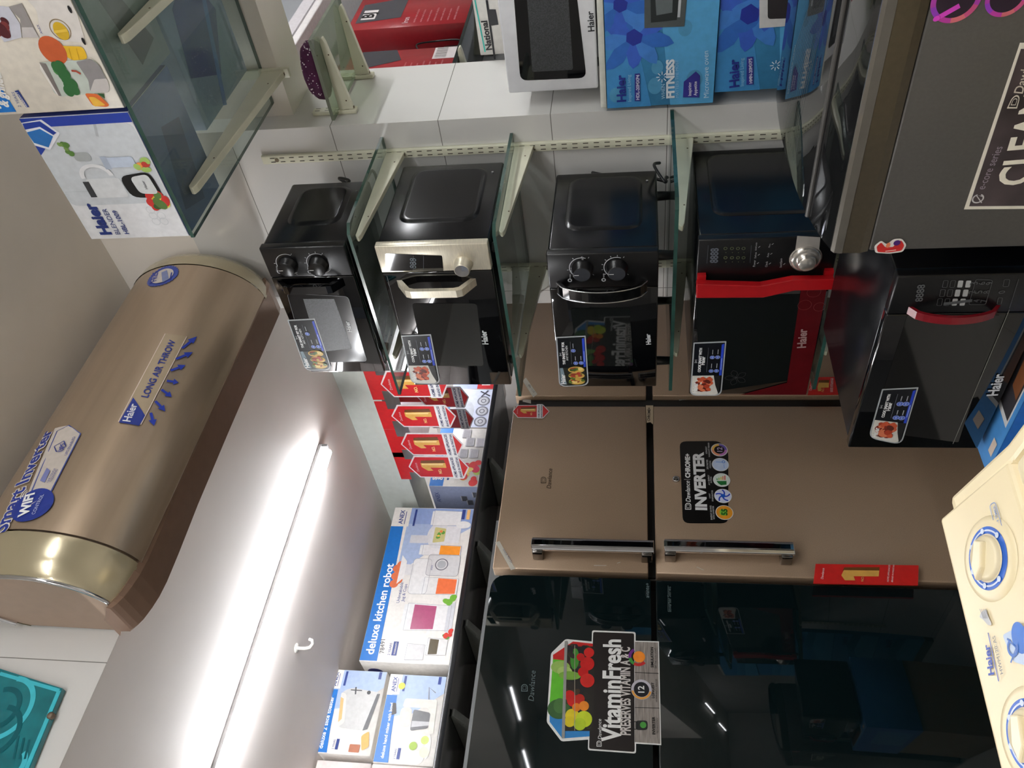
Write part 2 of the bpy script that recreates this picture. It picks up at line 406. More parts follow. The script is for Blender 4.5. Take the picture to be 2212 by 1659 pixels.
# thin lip at the lower edge of the panel
m.tube([(0.905, CY - A0 * math.cos(math.radians(-82)), CZ + B0 * math.sin(math.radians(-82)) + 0.002), (1.855, CY - A0 * math.cos(math.radians(-82)), CZ + B0 * math.sin(math.radians(-82)) + 0.002)], 0.0025, AG, 6)
ac.part('front_panel', m)
m = MB(); cap = []
for x, cy, a, b in ((0.90, CY, A0, B0), (0.885, CY, A0, B0), (0.85, 1.612, 0.151, 0.217), (0.815, 1.616, 0.141, 0.203), (0.803, 1.62, 0.134, 0.194)):
    cap.append(sec(x, cy, CZ + 0.003, a, b, -88, 150, 34))
m.loft(cap, AGC, closed=False); ac.part('end_cap', m)
m = MB(); cap = []
for x, cy, a, b in ((1.86, CY, A0, B0), (1.90, 1.611, 0.153, 0.22), (1.93, 1.614, 0.143, 0.205), (1.948, 1.618, 0.12, 0.18), (1.955, 1.62, 0.08, 0.13)):
    cap.append(sec(x, cy, CZ + 0.003, a, b, -88, 150, 34))
m.loft(cap, AGC, closed=False); m.poly(cap[-1], AGC); ac.part('end_cap', m)
m = MB(); S = sec(0.8035, 1.62, CZ + 0.005, 0.131, 0.191, -110, 150, 40); m.poly([p + Vector((0.001, 0, 0)) for p in S + [Vector((0.8035, 1.739, 1.25))]], mat('air_conditioner_end_face', (176, 152, 132), 0.35, 0.2, var=0.02)); ac.part('end_plate', m, label='flat end plate of the gold body')
m = MB(); m.tube(sec(0.801, 1.62, CZ + 0.005, 0.132, 0.192, -100, 140, 50), 0.0055, CHR, 8); ac.part('chrome_trim', m, label='chrome ring around the end')
# back body and underside tray
m = MB(); R = []
for x, sh in ((0.790, 0.030), (0.794, 0.026), (0.805, 0.018), (0.82, 0.010), (0.85, 0.001), (0.88, -0.005), (0.92, -0.008), (1.0, -0.007), (1.15, -0.002), (1.4, 0.0), (1.9, 0.0), (1.93, 0.006), (1.95, 0.02)):
    z = 1.1645 + sh; R.append([Vector((x, 1.585 + sh * 0.3, z + 0.008)), Vector((x, 1.60, z + 0.001)), Vector((x, 1.65, z)), Vector((x, 1.705, z)), Vector((x, 1.712, z + 0.006)), Vector((x, 1.714, 1.225)), Vector((x, 1.739, 1.24)), Vector((x, 1.66, 1.24)), Vector((x, 1.60, 1.205))])
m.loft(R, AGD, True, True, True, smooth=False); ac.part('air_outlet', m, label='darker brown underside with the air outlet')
m = MB(); R = [sec(x, CY + 0.002, CZ, A0 - 0.01, B0 - 0.008, -85, 150, 24, add=((1.739, 1.21),)) for x in (0.9, 1.1, 1.6, 1.86)]
m.loft(R, AG, True, True, True); ac.part('body', m)
# stickers on the curved panel
fc = FC(CY, CZ, A0, B0)
def P2(mb, lift=0.0): return Pr(mb, fc, None, lift + 0.0015, 0.0005)
NAVY, PALE = ink((34, 54, 140)), ink((196, 186, 176))
m = MB(); p = P2(m)
clear = mat('clear_sticker', (178, 160, 134), 0.35, 0.2, var=0.02)
p.poly([(304, 918), (256, 912), (357, 722), (403, 728)], clear, 0)
p.border([(304, 918), (256, 912), (357, 722), (403, 728)], 0.002, ink((225, 210, 200)), 1)
p.poly([(257, 914), (300, 921), (313, 899), (288, 860)], NAVY, 2)
p.text('Haier', (281, 913), (297, 875), ink((225, 225, 230)), 3, 0.02)
p.text('LONG AIR THROW', (319, 861), (380, 738), NAVY, 3, 0.02)
for a, b in (((325, 893), (332, 921)), ((335, 868), (356, 890)), ((348, 843), (370, 859)), ((360, 824), (385, 828)), ((368, 802), (400, 790)), ((380, 777), (416, 762)), ((393, 754), (425, 728))):
    A, B = Vector(p.m(a)), Vector(p.m(b)); d = (B - A); n = Vector((-d.y, d.x)).normalized(); d1 = A + d * 0.55; wd = 0.006
    p.lpoly([A + n * wd * .6, d1 + n * wd * .6, d1 + n * wd * 1.7, B, d1 - n * wd * 1.7, d1 - n * wd * .6, A - n * wd * .6], ink((40, 62, 170)), 3)
ac.part('sticker', m, label='clear sticker with seven blue arrows')
m = MB(); p = P2(m)
c = (351, 597); p.circ(c, 0.046, ink((52, 70, 150)), 0, n=40)
for k in range(30):
    a = k * math.pi / 15; c0 = p.m(c); p.mb.poly([fc.W(c0[0] + 0.046 * math.cos(a + e) * q, c0[1] + 0.046 * math.sin(a + e) * q, 0.002) for e, q in ((-.09, 1), (.09, 1), (0, 1.09))], ink((52, 70, 150)))
p.circ(c, 0.034, PALE, 1, n=32); p.text('FREE', (339, 608), (344, 585), NAVY, 2, 0.02); p.poly([(352, 612), (350, 590), (362, 585), (366, 604)], ink((120, 130, 170)), 2)
p.line([(368, 606), (372, 590)], 0.004, NAVY, 2)
ac.part('sticker', m, label='round blue toothed seal sticker')
m = MB(); p = P2(m)
p.poly([(46, 1107), (120, 926), (150, 920), (175, 938), (110, 1065), (85, 1080)], PALE, 0)
p.border([(60, 1085), (125, 932), (150, 920), (175, 938), (110, 1065), (90, 1078)], 0.003, ink((64, 80, 150)), 1)
p.text('Smart Inverter', (14, 1150), (117, 926), ink((222, 214, 204)), 1.5, 0.07, h=0.040)
p.text('Smart Inverter', (14, 1150), (117, 926), NAVY, 2, 0.028, h=0.040)
p.circ((71, 1092), 0.047, NAVY, 3, n=40); p.text('WIFI', (62, 1115), (77, 1066), ink((235, 235, 235)), 4, 0.04); p.text('CONTROL', (77, 1113), (97, 1070), ink((190, 195, 220)), 4, 0.0)
for k in (0.008, 0.014, 0.020):
    p.ring((64, 1068), k - 0.002, k, ink((235, 235, 235)), 4.5, 40, 140, 10)
p.border([(124, 978), (119, 966), (140, 954), (144, 966)], 0.002, NAVY, 3, 0.002); p.text('UPS', (138, 976), (143, 958), NAVY, 3, 0.02); p.text('UPS ENABLED', (146, 985), (165, 945), NAVY, 3)
p.poly([(88, 1040), (103, 1012), (110, 1018), (98, 1044)], ink((120, 125, 175)), 2); p.text('ONE TOUCH', (106, 1044), (122, 1014), NAVY, 3); p.text('CLEANING', (112, 1042), (127, 1016), NAVY, 3)
ac.part('sticker', m, label='navy lettered sticker with a round blue WIFI spot')

# teal carved glass piece on the wall above
m = MB(); f = FY(1.741); tg = mat('teal_glass', (24, 120, 128), 0.08, 0.1, coat=0.6, var=0.12, scale=14)
P = [on(*q, 1, 1.725) for q in ((135, 1487), (-30, 1435), (-30, 1700), (48, 1700))]
m.prism([Vector(p) for p in P], (0, 0.014, 0), tg)
p = Pr(m, FY(1.725)); dk, lt = ink((14, 92, 100), 0.15), ink((70, 190, 205), 0.15)
p.line([(128, 1492), (0, 1455)], 0.008, lt, 1); p.line([(128, 1492), (45, 1690)], 0.01, lt, 1)
for cc, r, a0, a1, mm in (((5, 1530), 0.075, 200, 360, lt), ((-10, 1580), 0.06, 180, 360, dk), ((20, 1650), 0.04, 100, 320, lt), ((0, 1530), 0.05, 200, 380, dk)):
    p.ring(cc, r - 0.012, r, mm, 1, a0, a1)
for k in range(3): p.line([(40 + k * 12, 1590 + k * 4), (30 + k * 12, 1640)], 0.005, dk, 1)
t = Thing('glass_ornament', 'teal carved glass panel fixed on the white wall above the low ceiling', 'ornament', (0.6, 1.74, 1.4)); t.part('panel', m)
m = MB(); q = on(112, 1548, 1, 1.73); m.lathe(FY(1.725), (q.x, q.z), [(0.008, -0.006), (0.008, 0.003), (0.005, 0.006), (0, 0.006)], mat('rusty_screw', (120, 105, 90), 0.5, 0.5), 12); t.part('screw', m)

# ------------------------------------------------------------------ shelving on the column
GL = glassmat('shelf_glass', (0.92, 0.97, 0.95), 0.02, 1.5, 0.13, (0.42, 0.50, 0.45))
GE = mat('glass_edge_green', (40, 72, 64), 0.1, 0, 0.6, coat=0.5, var=0.15, scale=12)
CREAM = mat('cream_enamel', (214, 212, 190), 0.35, var=0.04, scale=8)
RUST = mat('worn_enamel', (96, 78, 58), 0.7, var=0.2, scale=40)
def glass_shelf(lo, hi, label, group, ch=0.0, name='glass_shelf', edge=GE, gl=GL, smear=None):
    t = MB(); x0, y0, z0 = lo; x1, y1, z1 = hi
    P = [(x1, y0), (x0 + ch, y0), (x0, y0 + ch), (x0, y1), (x1, y1)] if ch else [(x1, y0), (x0, y0), (x0, y1), (x1, y1)]
    t.poly([(a, b, z1) for a, b in P], gl); t.poly([(a, b, z0) for a, b in reversed(P)], gl)
    for i in range(len(P)):
        a, b = P[i], P[(i + 1) % len(P)]; t.poly([(a[0], a[1], z0), (b[0], b[1], z0), (b[0], b[1], z1), (a[0], a[1], z1)], edge)
    base = ((x0 + x1) / 2, (y0 + y1) / 2, z0)
    return solo(name, t, label, 'shelf', base, group)
SG = 'glass shelves under the microwaves'
glass_shelf((1.558, 1.125, 0.689), (1.968, 1.722, 0.697), 'green glass shelf under the topmost microwave, just above the steel panelled one', SG, 0.02)
glass_shelf((1.545, 1.133, 0.331), (1.968, 1.716, 0.339), 'green glass shelf carrying the steel panelled microwave', SG, 0.02)
glass_shelf((1.562, 1.09, -0.090), (1.968, 1.712, -0.081), 'green glass shelf at eye height under the microwave with the curved chrome handle', SG, 0.02)
glass_shelf((1.565, 1.10, -0.472), (1.968, 1.712, -0.463), 'lowest green glass shelf, under the red trimmed microwave', SG, 0.02)
def standard(Y, z0, z1, label, ax='x', pos=1.97, wd=0.026):
    """slotted upright; ax x: on a wall facing -X, ax y: on a wall facing -Y"""
    m = MB()
    if ax == 'x': m.box((pos - 0.012, Y - wd / 2, z0), (pos - 0.0002, Y + wd / 2, z1), CREAM, 0.002); fr = FX(pos - 0.012); c = -Y
    else: m.box((Y - wd / 2, pos - 0.012, z0), (Y + wd / 2, pos - 0.0002, z1), CREAM, 0.002); fr = FY(pos - 0.012); c = Y
    p = Pr(m, fr, lambda q: q); z = z0 + 0.02; sl = ink((60, 52, 40), 0.7)
    while z < z1 - 0.02:
        for s in (-0.006, 0.006): p.rect(c + s - 0.0013, z, c + s + 0.0013, z + 0.014, sl)
        z += 0.0285
    if z1 - z0 > 0.5:
        for zz in (z1 - 0.045, z0 + (z1 - z0) * 0.27): p.circ((c, zz), 0.006, ink((110, 95, 70), 0.5), 2)
    base = (pos, Y, z0) if ax == 'x' else (Y, pos, z0)
    return solo('shelf_upright', m, label, 'shelf upright', base)
standard(1.174, -1.0, 1.055, 'long cream slotted upright on the white tiled column, near its corner')
standard(1.587, -1.0, 0.93, 'cream slotted upright on the column behind the microwaves, farther from the corner')
def bracket(root, d, L, h, label, group, wd=0.014, m_=CREAM, h2=0.014, z=0, hook=True):
    """tapering pressed-steel arm: root on the upright, runs along d, top edge level"""
    m = MB(); root = Vector(root); d = Vector(d); sd = d.cross(Vector((0, 0, 1))) * (wd / 2); up = Vector((0, 0, 1))
    P = [root, root + d * (L - 0.008), root + d * L - up * 0.005, root + d * (L + 0.001) - up * (h2 * 0.7), root + d * (L - 0.012) - up * h2, root - up * h]
    m.prism([q - sd for q in P], sd * 2, m_, 0.0015)
    fr = F(root - sd * 1.0, d, (0, 0, 1))
    for k in (0.13, 0.78):
        c = root + d * (L * k) - up * ((h * (1 - k) + h2 * k) * 0.72); 
        for sg in (-1, 1):
            m.tube([c + sd * (1.06 * sg), c + sd * (0.9 * sg)], 0.0022, RUST, 8)
    m.box((root - Vector((0.004, 0.004, 0)) + d * 0.002 - up * h), (root + Vector((0.004, 0.004, 0)) + d * 0.002 - up * (h - 0.012)), RUST)
    return solo('shelf_bracket', m, label, 'shelf bracket', root - up * h, group)
BG = 'cream brackets under the microwave shelves'
nm = ('topmost microwave', 'steel panelled microwave', 'microwave with the curved chrome handle', 'red trimmed microwave')
for z, n in zip((0.688, 0.330, -0.091, -0.473), nm):
    bracket((1.957, 1.174, z), (-1, 0, 0), 0.38, 0.052, 'cream bracket near the corner under the %s' % n, BG)
    bracket((1.957, 1.587, z), (-1, 0, 0), 0.38, 0.052, 'cream bracket on the far upright under the %s' % n, BG)

# upper shelf with the boxed blenders
glass_shelf((1.43, -0.35, 1.000), (2.040, 1.045, 1.009), 'large green glass shelf holding the two boxed kitchen appliances near the beam', None, 0)
UB = 'cream brackets under the upper glass shelf'
bracket((2.030, 0.958, 0.999), (-1, 0, 0), 0.545, 0.062, 'long cream bracket at the far end of the upper glass shelf', UB, wd=0.018, h2=0.018)
bracket((2.030, 0.612, 0.999), (-1, 0, 0), 0.545, 0.062, 'long cream bracket of the upper glass shelf, nearer the viewer', UB, wd=0.018, h2=0.018)
for yy, lb in ((0.958, 'short cream channel on the beam holding the farther upper bracket'), (0.612, 'short cream channel on the beam holding the nearer upper bracket')):
    m = MB(); m.box((2.03, yy - 0.013, 0.925), (2.0428, yy + 0.013, 1.10), CREAM, 0.002); solo('bracket_channel', m, lb, 'shelf upright', (2.04, yy, 0.925), 'cream channels of the upper brackets')
# ------------------------------------------------------------------ microwaves
MWB = mat('microwave_black_enamel', (10, 11, 15), 0.22, 0, 0.5, var=0.06, scale=50)
MWG = mat('microwave_black_glass', (5, 5, 7), 0.04, 0, 0.5, coat=0.5, var=0.05)
MWP = mat('microwave_black_plastic', (11, 11, 13), 0.3, 0, 0.5, var=0.05)
DOTS = mat('perforated_window', (64, 66, 68), 0.4, var=0.25, scale=420)
STEEL = mat('brushed_steel', (224, 216, 196), 0.3, 0.5, var=0.05, scale=40, aniso=(1, 1, 12))
REDP = mat('red_plastic', (168, 20, 26), 0.28, 0, 0.5, var=0.04)
REDD = mat('dark_red_glass', (82, 12, 18), 0.08, 0, 0.5, coat=0.4, var=0.04)
CABLE = mat('black_cable', (14, 14, 15), 0.45)
def sticker(T, par, X, q, steak, lab):
    """printed promotional sticker with a steel-grey rim; q = TL TR BR BL pixels"""
    m = MB(); P = Pr(m, FX(X), None, 0.0012); s = P.sub(q)
    Q = [P.m(k) for k in q]
    P.lpoly(rounded(Q, (0.022, 0.002, 0.002, 0.022)[:4], 6), ink((170, 174, 178), 0.3), 0)
    s2 = s.sub([(0.022, 0.04), (0.978, 0.04), (0.978, 0.96), (0.022, 0.96)])
    Q = [s2.m(k) for k in ((0, 0), (1, 0), (1, 1), (0, 1))]
    P.lpoly(rounded(Q, (0.02, 0.001, 0.001, 0.02), 6), ink((16, 18, 24), 0.25), 1)
    # picture on the left third
    pl = rounded([s2.m(k) for k in ((0.0, 0.0), (0.39, 0.0), (0.39, 0.96), (0.0, 0.96))], (0.02, 0.001, 0.02, 0.018), 6)
    if steak:
        P.lpoly(pl, ink((208, 206, 198)), 2); s2.blobs((0.10, 0.16, 0.33, 0.66), [(168, 60, 34), (196, 84, 52), (120, 34, 20), (214, 120, 84), (92, 30, 20)], 34, 0.004, 0.010, 3, 3)
        s2.poly([(0.02, 0.93), (0.2, 0.80), (0.39, 0.72), (0.39, 0.96), (0.06, 0.96)], ink((20, 20, 22)), 2.6)
    else:
        P.lpoly(pl, ink((24, 28, 20)), 2); s2.poly([(0.04, 0.03), (0.39, 0.03), (0.39, 0.14), (0.03, 0.25)], ink((120, 140, 150)), 2.3)
        for k in range(3): s2.circ((0.09 + k * 0.125, 0.62), 0.0125, ink((206, 168, 84)), 3, 0.022); s2.circ((0.10 + k * 0.125, 0.55), 0.008, ink((150, 62, 40)), 4, 0.013)
        s2.blobs((0.05, 0.4, 0.36, 0.85), [(198, 160, 70), (88, 110, 40), (170, 60, 40), (226, 200, 120), (60, 84, 30)], 26, 0.003, 0.007, 5, 5)
    s2.text('Haier', (0.05, 0.2), (0.26, 0.2), ink((232, 232, 232)), 6, 0.03)
    s2.text('5+1', (0.64, 0.12), (0.70, 0.12), ink((220, 220, 220)), 2)
    if steak:
        s2.text('COOK SMART WITH', (0.46, 0.26), (0.92, 0.26), ink((236, 236, 236)), 2, 0.04); s2.text('Haier', (0.60, 0.38), (0.76, 0.38), ink((236, 236, 236)), 2, 0.03)
    else:
        s2.text('THE SMART FIT FOR', (0.46, 0.24), (0.92, 0.24), ink((236, 236, 236)), 2, 0.04); s2.text('ANY KITCHEN', (0.54, 0.36), (0.84, 0.36), ink((236, 236, 236)), 2, 0.0)
    s2.line([(0.46, 0.47), (0.92, 0.47)], 0.0007, ink((110, 112, 120)), 2)
    spots = ((0.48, 0.62), (0.74, 0.62), (0.48, 0.80), (0.74, 0.80)) if steak else ((0.48, 0.62), (0.74, 0.56), (0.48, 0.82), (0.78, 0.82))
    for a, b in spots[: 4 if steak else 3]:
        s2.circ((a, b), 0.0062, ink((84, 110, 196)), 2); s2.ring((a, b), 0.0055, 0.0062, ink((180, 190, 230)), 3); s2.line([(a - 0.015, b), (a + 0.015, b)], 0.0012, ink((210, 218, 240)), 3)
        s2.text('options', (a + 0.05, b + 0.02), (a + 0.15, b + 0.02), ink((200, 200, 205)), 2) if False else s2.line([(a + 0.055, b), (a + 0.14, b)], 0.0016, ink((170, 172, 178)), 2)
    s2.poly([(0.39, 0.90), (0.97, 0.90), (0.985, 0.985), (0.39, 0.985)], ink((36, 66, 190), 0.3), 2)
    s2.line([(0.5, 0.945), (0.72, 0.945)], 0.0018, ink((150, 170, 230)), 3)
    T.part('sticker', m, par, lab)
def mw(name_lab, X, Y0, Y1, z0, z1, D, Ys, foot=0.012, embr=None, group='microwaves on the column shelves', front=MWG, panelm=MWP, body=MWB, mats=None):
    T = Thing('microwave_oven', name_lab, 'microwave', (X + D / 2, (Y0 + Y1) / 2, z0), group)
    m = MB(); zb = z0 + foot
    m.box((X + 0.022, Y0 + 0.003, zb), (X + D, Y1 - 0.003, z1 - 0.002), body, 0.006)
    # pressed relief on the visible flank
    fr = FY(Y0 + 0.003); s0, s1 = X + 0.10, X + D - 0.03; t0, t1 = zb + 0.045, z1 - 0.045
    Q = rounded([(s0, t0), (s1, t0), (s1, t1), (s0, t1)], 0.035, 6); Q2 = rounded([(s0 + .008, t0 + .008), (s1 - .008, t0 + .008), (s1 - .008, t1 - .008), (s0 + .008, t1 - .008)], 0.028, 6)
    Q3 = rounded([(s0 - .008, t0 - .008), (s1 + .008, t0 - .008), (s1 + .008, t1 + .008), (s0 - .008, t1 + .008)], 0.042, 6)
    m.loft([[fr.W(a, b, -0.0002) for a, b in Q3], [fr.W(a, b, 0.005) for a, b in Q], [fr.W(a, b, 0.005) for a, b in Q2]], body); m.poly([fr.W(a, b, 0.005) for a, b in Q2], body)
    m.tube([fr.W(X + D - 0.05, t0 - 0.02, -0.001), fr.W(X + D - 0.05, t0 - 0.02, 0.002)], 0.003, CHR, 10)
    T.part('body', m)
    for a in (X + 0.05, X + D - 0.05):
        for b in (Y0 + 0.05, Y1 - 0.05):
            m = MB(); m.lathe(F((a, b, z0), (1, 0, 0), (0, 1, 0)), (0, 0), [(0, 0), (0.011, 0), (0.013, foot + 0.001)], MWP, 14); T.part('foot', m)
    m = MB(); m.box((X, Y0, zb + 0.001), (X + 0.0215, Ys - 0.0008, z1), panelm, 0.003); pan = T.part('control_panel', m) if False else None
    T.pm = m
    m = MB(); m.box((X, Ys + 0.0008, zb + 0.001), (X + 0.0215, Y1, z1), front, 0.003); T.dm = m
    return T
def bow_handle(X, s0, s1, t0, t1, d, th, mt, kind='arc', shift=None):
    """C-shaped handle standing out of plane X between s0,s1 wide and t0..t1 tall"""
    m = MB(); fr = FX(X); n = 14; O, I = [], []
    for k in range(n + 1):
        u = k / n
        if kind == 'arc': e = math.sin(math.pi * u) ** 0.5
        else: e = min(1, u / 0.16, (1 - u) / 0.16)
        t = t0 + (t1 - t0) * u; O.append((t, d * e)); 
        ti = t0 + th * 1.2 + (t1 - t0 - 2.4 * th) * u; I.append((ti, max((d - th) * e, 0)))
    sh = shift or (lambda u: 0)
    rings = []
    for k in range(n + 1):
        u = k / n; s = sh(u); a, b = O[k], I[k]
        rings.append([fr.W(s0 + s, a[0], a[1]), fr.W(s1 + s, a[0], a[1]), fr.W(s1 + s, b[0], b[1]), fr.W(s0 + s, b[0], b[1])])
    m.loft(rings, mt, True, True, True, smooth=False)
    return m
def knob(T, par, fr, c, r, h, mt, ring=None, capm=None, grip=0, lab=None):
    m = MB(); m.lathe(fr, c, [(r * 1.06, 0.0), (r * 1.04, h * 0.25), (r * 0.96, h * 0.3), (r * 0.9, h * 0.92), (r * 0.82, h), (0.0, h)], mt, 36)
    if capm: m.lathe(fr, c, [(r * 0.8, h + 0.0003), (0.0, h + 0.0005)], capm, 36)
    if grip:
        p = Pr(m, fr, lambda q: q, h + 0.001); p.lline([(c[0], c[1] + r * 0.3), (c[0], c[1] + r * 0.75)], 0.0015, ink((210, 210, 210)))
    return T.part('knob', m, par, lab)
def ticks(p, c, r, n, a0, a1, ln, wd, mt):
    c = p.m(c)
    for k in range(n):
        a = math.radians(a0 + (a1 - a0) * k / (n - 1)); p.lline([(c[0] + math.cos(a) * r, c[1] + math.sin(a) * r), (c[0] + math.cos(a) * (r + ln), c[1] + math.sin(a) * (r + ln))], wd, mt, 1)
GREY, LG = ink((150, 152, 155)), ink((205, 207, 210))
def prect(p, x0, y0, x1, y1, mt, L=0, r=0.0):  # image-pixel box
    p.poly([(x0, y1), (x0, y0), (x1, y0), (x1, y1)], mt, L, r)

# 1 topmost: two dials, black
X = 1.54
T = mw('small black microwave with two plain dials on the topmost shelf', X, 1.165, 1.606, 0.697, 0.925, 0.285, 1.258, 0.008)
p = Pr(T.pm, FX(X)); w2 = ink((190, 192, 196))
for c, r in (((623, 570), 0.026), ((689, 569), 0.026)):
    p.ring(c, r + 0.004, r + 0.0055, w2, 1, -30 if r else 0, 210 if c[0] < 650 else 250); ticks(p, c, r + 0.007, 9 if c[0] > 650 else 3, -30, 200, 0.004, 0.0012, w2)
p.ring((603, 587), 0.003, 0.005, w2, 1); p.text('POWER', (600, 586), (600, 574), w2, 1); p.ring((669, 587), 0.003, 0.005, w2, 1); p.text('TIMER', (667, 583), (667, 574), w2, 1)
pn = T.part('control_panel', T.pm)
for c in ((623, 572), (689, 571)): knob(T, pn, FX(X), FX(X).px(c), 0.024, 0.022, MWP, grip=1)
p = Pr(T.dm, FX(X))
win = [(632, 770), (640, 640), (740, 660), (790, 780)]
prect_q = [(648, 775), (622, 632), (728, 648), (768, 780)]
p.poly([(663, 783), (620, 633), (752, 640), (793, 780)], ink((12, 12, 14), 0.1), 1, 0.01)
p.poly([(690, 760), (655, 645), (722, 645), (760, 752)], DOTS, 2)
p.border([(663, 783), (620, 633), (752, 640), (793, 780)], 0.0012, ink((90, 92, 96)), 2, 0.012)
p.text('Haier', (761, 716), (754, 693), ink((200, 202, 205)), 3, 0.02)
dr = T.part('door', T.dm)
f1 = FX(X); a = f1.px((600, 612)); b = f1.px((745, 612)); T.part('handle', bow_handle(X, a[0] - 0.012, a[0] + 0.012, b[1], a[1], 0.032, 0.010, MWG, 'trap'), dr)
sticker(T, dr, X, [(660, 800), (621, 690), (680, 687), (718, 799)], False, 'sticker with a food picture, partly peeling')
m = MB(); c0 = Vector((X + 0.285, 1.19, 0.80)); m.tube(wire([c0, c0 + Vector((0.02, -0.01, -0.03)), c0 + Vector((0.05, 0.0, 0.01)), c0 + Vector((0.03, 0.02, -0.05)), c0 + Vector((0.05, -0.02, -0.09)), c0 + Vector((0.04, 0.03, -0.099))]), 0.004, CABLE, 8); T.part('power_cord', m)

# 2 steel panel
T = mw('black microwave with a steel control strip, long display window and angular steel handle', X, 1.170, 1.662, 0.340, 0.631, 0.355, 1.252, 0.012, panelm=STEEL)
p = Pr(T.pm, FX(X)); p.poly([(834, 585), (832, 547), (955, 552), (958, 585)], MWG, 1, 0.004)
for k, t in ((897, '00'), (897, '00'), (930, '0')): pass
p.text('888', (899, 580), (899, 558), ink((60, 76, 90)), 2); p.line([(893, 584), (893, 552)], 0.0008, ink((40, 48, 60)), 2); p.line([(915, 584), (915, 552)], 0.0008, ink((40, 48, 60)), 2)
pn = T.part('control_panel', T.pm); knob(T, pn, FX(X), FX(X).px((1001, 570)), 0.0215, 0.028, STEEL, capm=CHR, lab='round brushed metal knob')
p = Pr(T.dm, FX(X))
p.poly([(917, 790), (890, 655), (1030, 655), (1045, 790)], mat('window_glass_dark', (15, 18, 18), 0.03, coat=0.6), 1, 0.01)
p.text('Haier', (1055, 743), (1050, 713), ink((190, 196, 196)), 3, 0.03); p.line([(893, 822), (836, 596)], 0.0008, ink((60, 60, 60)), 1); dr = T.part('door', T.dm)
a = FX(X).px((862, 612)); b = FX(X).px((1026, 612))
T.part('handle', bow_handle(X, a[0] - 0.012, a[0] + 0.010, b[1] - 0.004, a[1] + 0.004, 0.045, 0.011, STEEL, 'trap'), dr, 'angular brushed steel handle')
sticker(T, dr, X, [(889, 828), (866, 724), (931, 721), (952, 829)], True, 'sticker with a plate of meat')
m = MB(); c0 = Vector((X + 0.355, 1.23, 0.49)); m.tube(wire([c0 + Vector((0, 0.01, -.02)), c0 + Vector((0.025, -0.01, 0.01)), c0 + Vector((0.045, -0.02, -0.02)), c0 + Vector((0.055, 0.0, -0.07)), c0 + Vector((0.045, 0.05, -0.145))]), 0.0045, CABLE, 8); T.part('power_cord', m)

# 3 chrome handle, ringed dials
T = mw('black microwave with two ringed dials and a curved chrome edged handle at eye height', X, 1.209, 1.671, -0.081, 0.217, 0.345, 1.315, 0.034)
p = Pr(T.pm, FX(X)); w3 = ink((200, 202, 206))
for c, r, n in (((1257, 578), 0.026, 5), ((1332, 577), 0.026, 11)):
    p.ring(c, r + 0.003, r + 0.0048, w3, 1, -20, 215); ticks(p, c, r + 0.0065, n, -30, 230, 0.004, 0.0013, w3)
p.ring((1231, 605), 0.003, 0.0052, w3, 1); p.text('POWER', (1233, 602), (1233, 592), w3, 1); p.ring((1304, 604), 0.003, 0.0052, w3, 1); p.text('TIMER', (1306, 600), (1306, 590), w3, 1)
p.text('Defrost', (1246, 600), (1244, 588), w3, 1); p.text('Med', (1238, 586), (1236, 578), w3, 1); p.text('High', (1262, 562), (1258, 553), w3, 1)
pn = T.part('control_panel', T.pm)
for c in ((1258, 580), (1333, 578)): knob(T, pn, FX(X), FX(X).px(c), 0.0245, 0.024, MWP, capm=CHR if False else mat('smoked_metal', (110, 112, 120), 0.15, 0.9), grip=1)
p = Pr(T.dm, FX(X))
p.poly([(1250, 790), (1232, 665), (1360, 665), (1368, 790)], mat('window_glass_dark', (15, 18, 18), 0.03, coat=0.6), 1, 0.008)
p.text('Haier', (1406, 743), (1404, 720), ink((205, 207, 210)), 3, 0.03); dr = T.part('door', T.dm)
a = FX(X).px((1203, 622)); b = FX(X).px((1398, 622))
hh = T.part('handle', bow_handle(X, a[0] - 0.016, a[0] + 0.016, b[1], a[1], 0.040, 0.009, MWG, 'arc', lambda u: 0.0), dr)
m = MB(); fr = FX(X)
for ds in (-0.0165, 0.0165):
    P_ = [fr.W(a[0] + ds, b[1] + (a[1] - b[1]) * k / 16, 0.040 * math.sin(math.pi * k / 16) ** 0.5 + 0.0005) for k in range(17)]; m.tube(P_, 0.0016, CHR, 6)
T.part('handle_trim', m, dr, 'thin chrome edging of the handle')
sticker(T, dr, X, [(1208, 835), (1201, 727), (1265, 724), (1272, 832)], False, 'sticker with filled flatbreads')
m = MB(); c0 = Vector((X + 0.345, 1.25, 0.06)); m.tube(wire([c0 + Vector((0, 0, 0)), c0 + Vector((0.025, -0.02, 0.06)), c0 + Vector((0.045, 0.0, 0.03)), c0 + Vector((0.05, 0.01, -0.06)), c0 + Vector((0.03, 0.02, -0.137))]), 0.0045, CABLE, 8)
m.tube(wire([c0 + Vector((0.02, -0.045, -0.115)), c0 + Vector((-0.03, -0.07, -0.10)), c0 + Vector((-0.09, -0.06, -0.125)), c0 + Vector((-0.04, -0.04, -0.13)), c0 + Vector((0.02, 0.0, -0.136))]), 0.004, CABLE, 8)
T.part('power_cord', m)

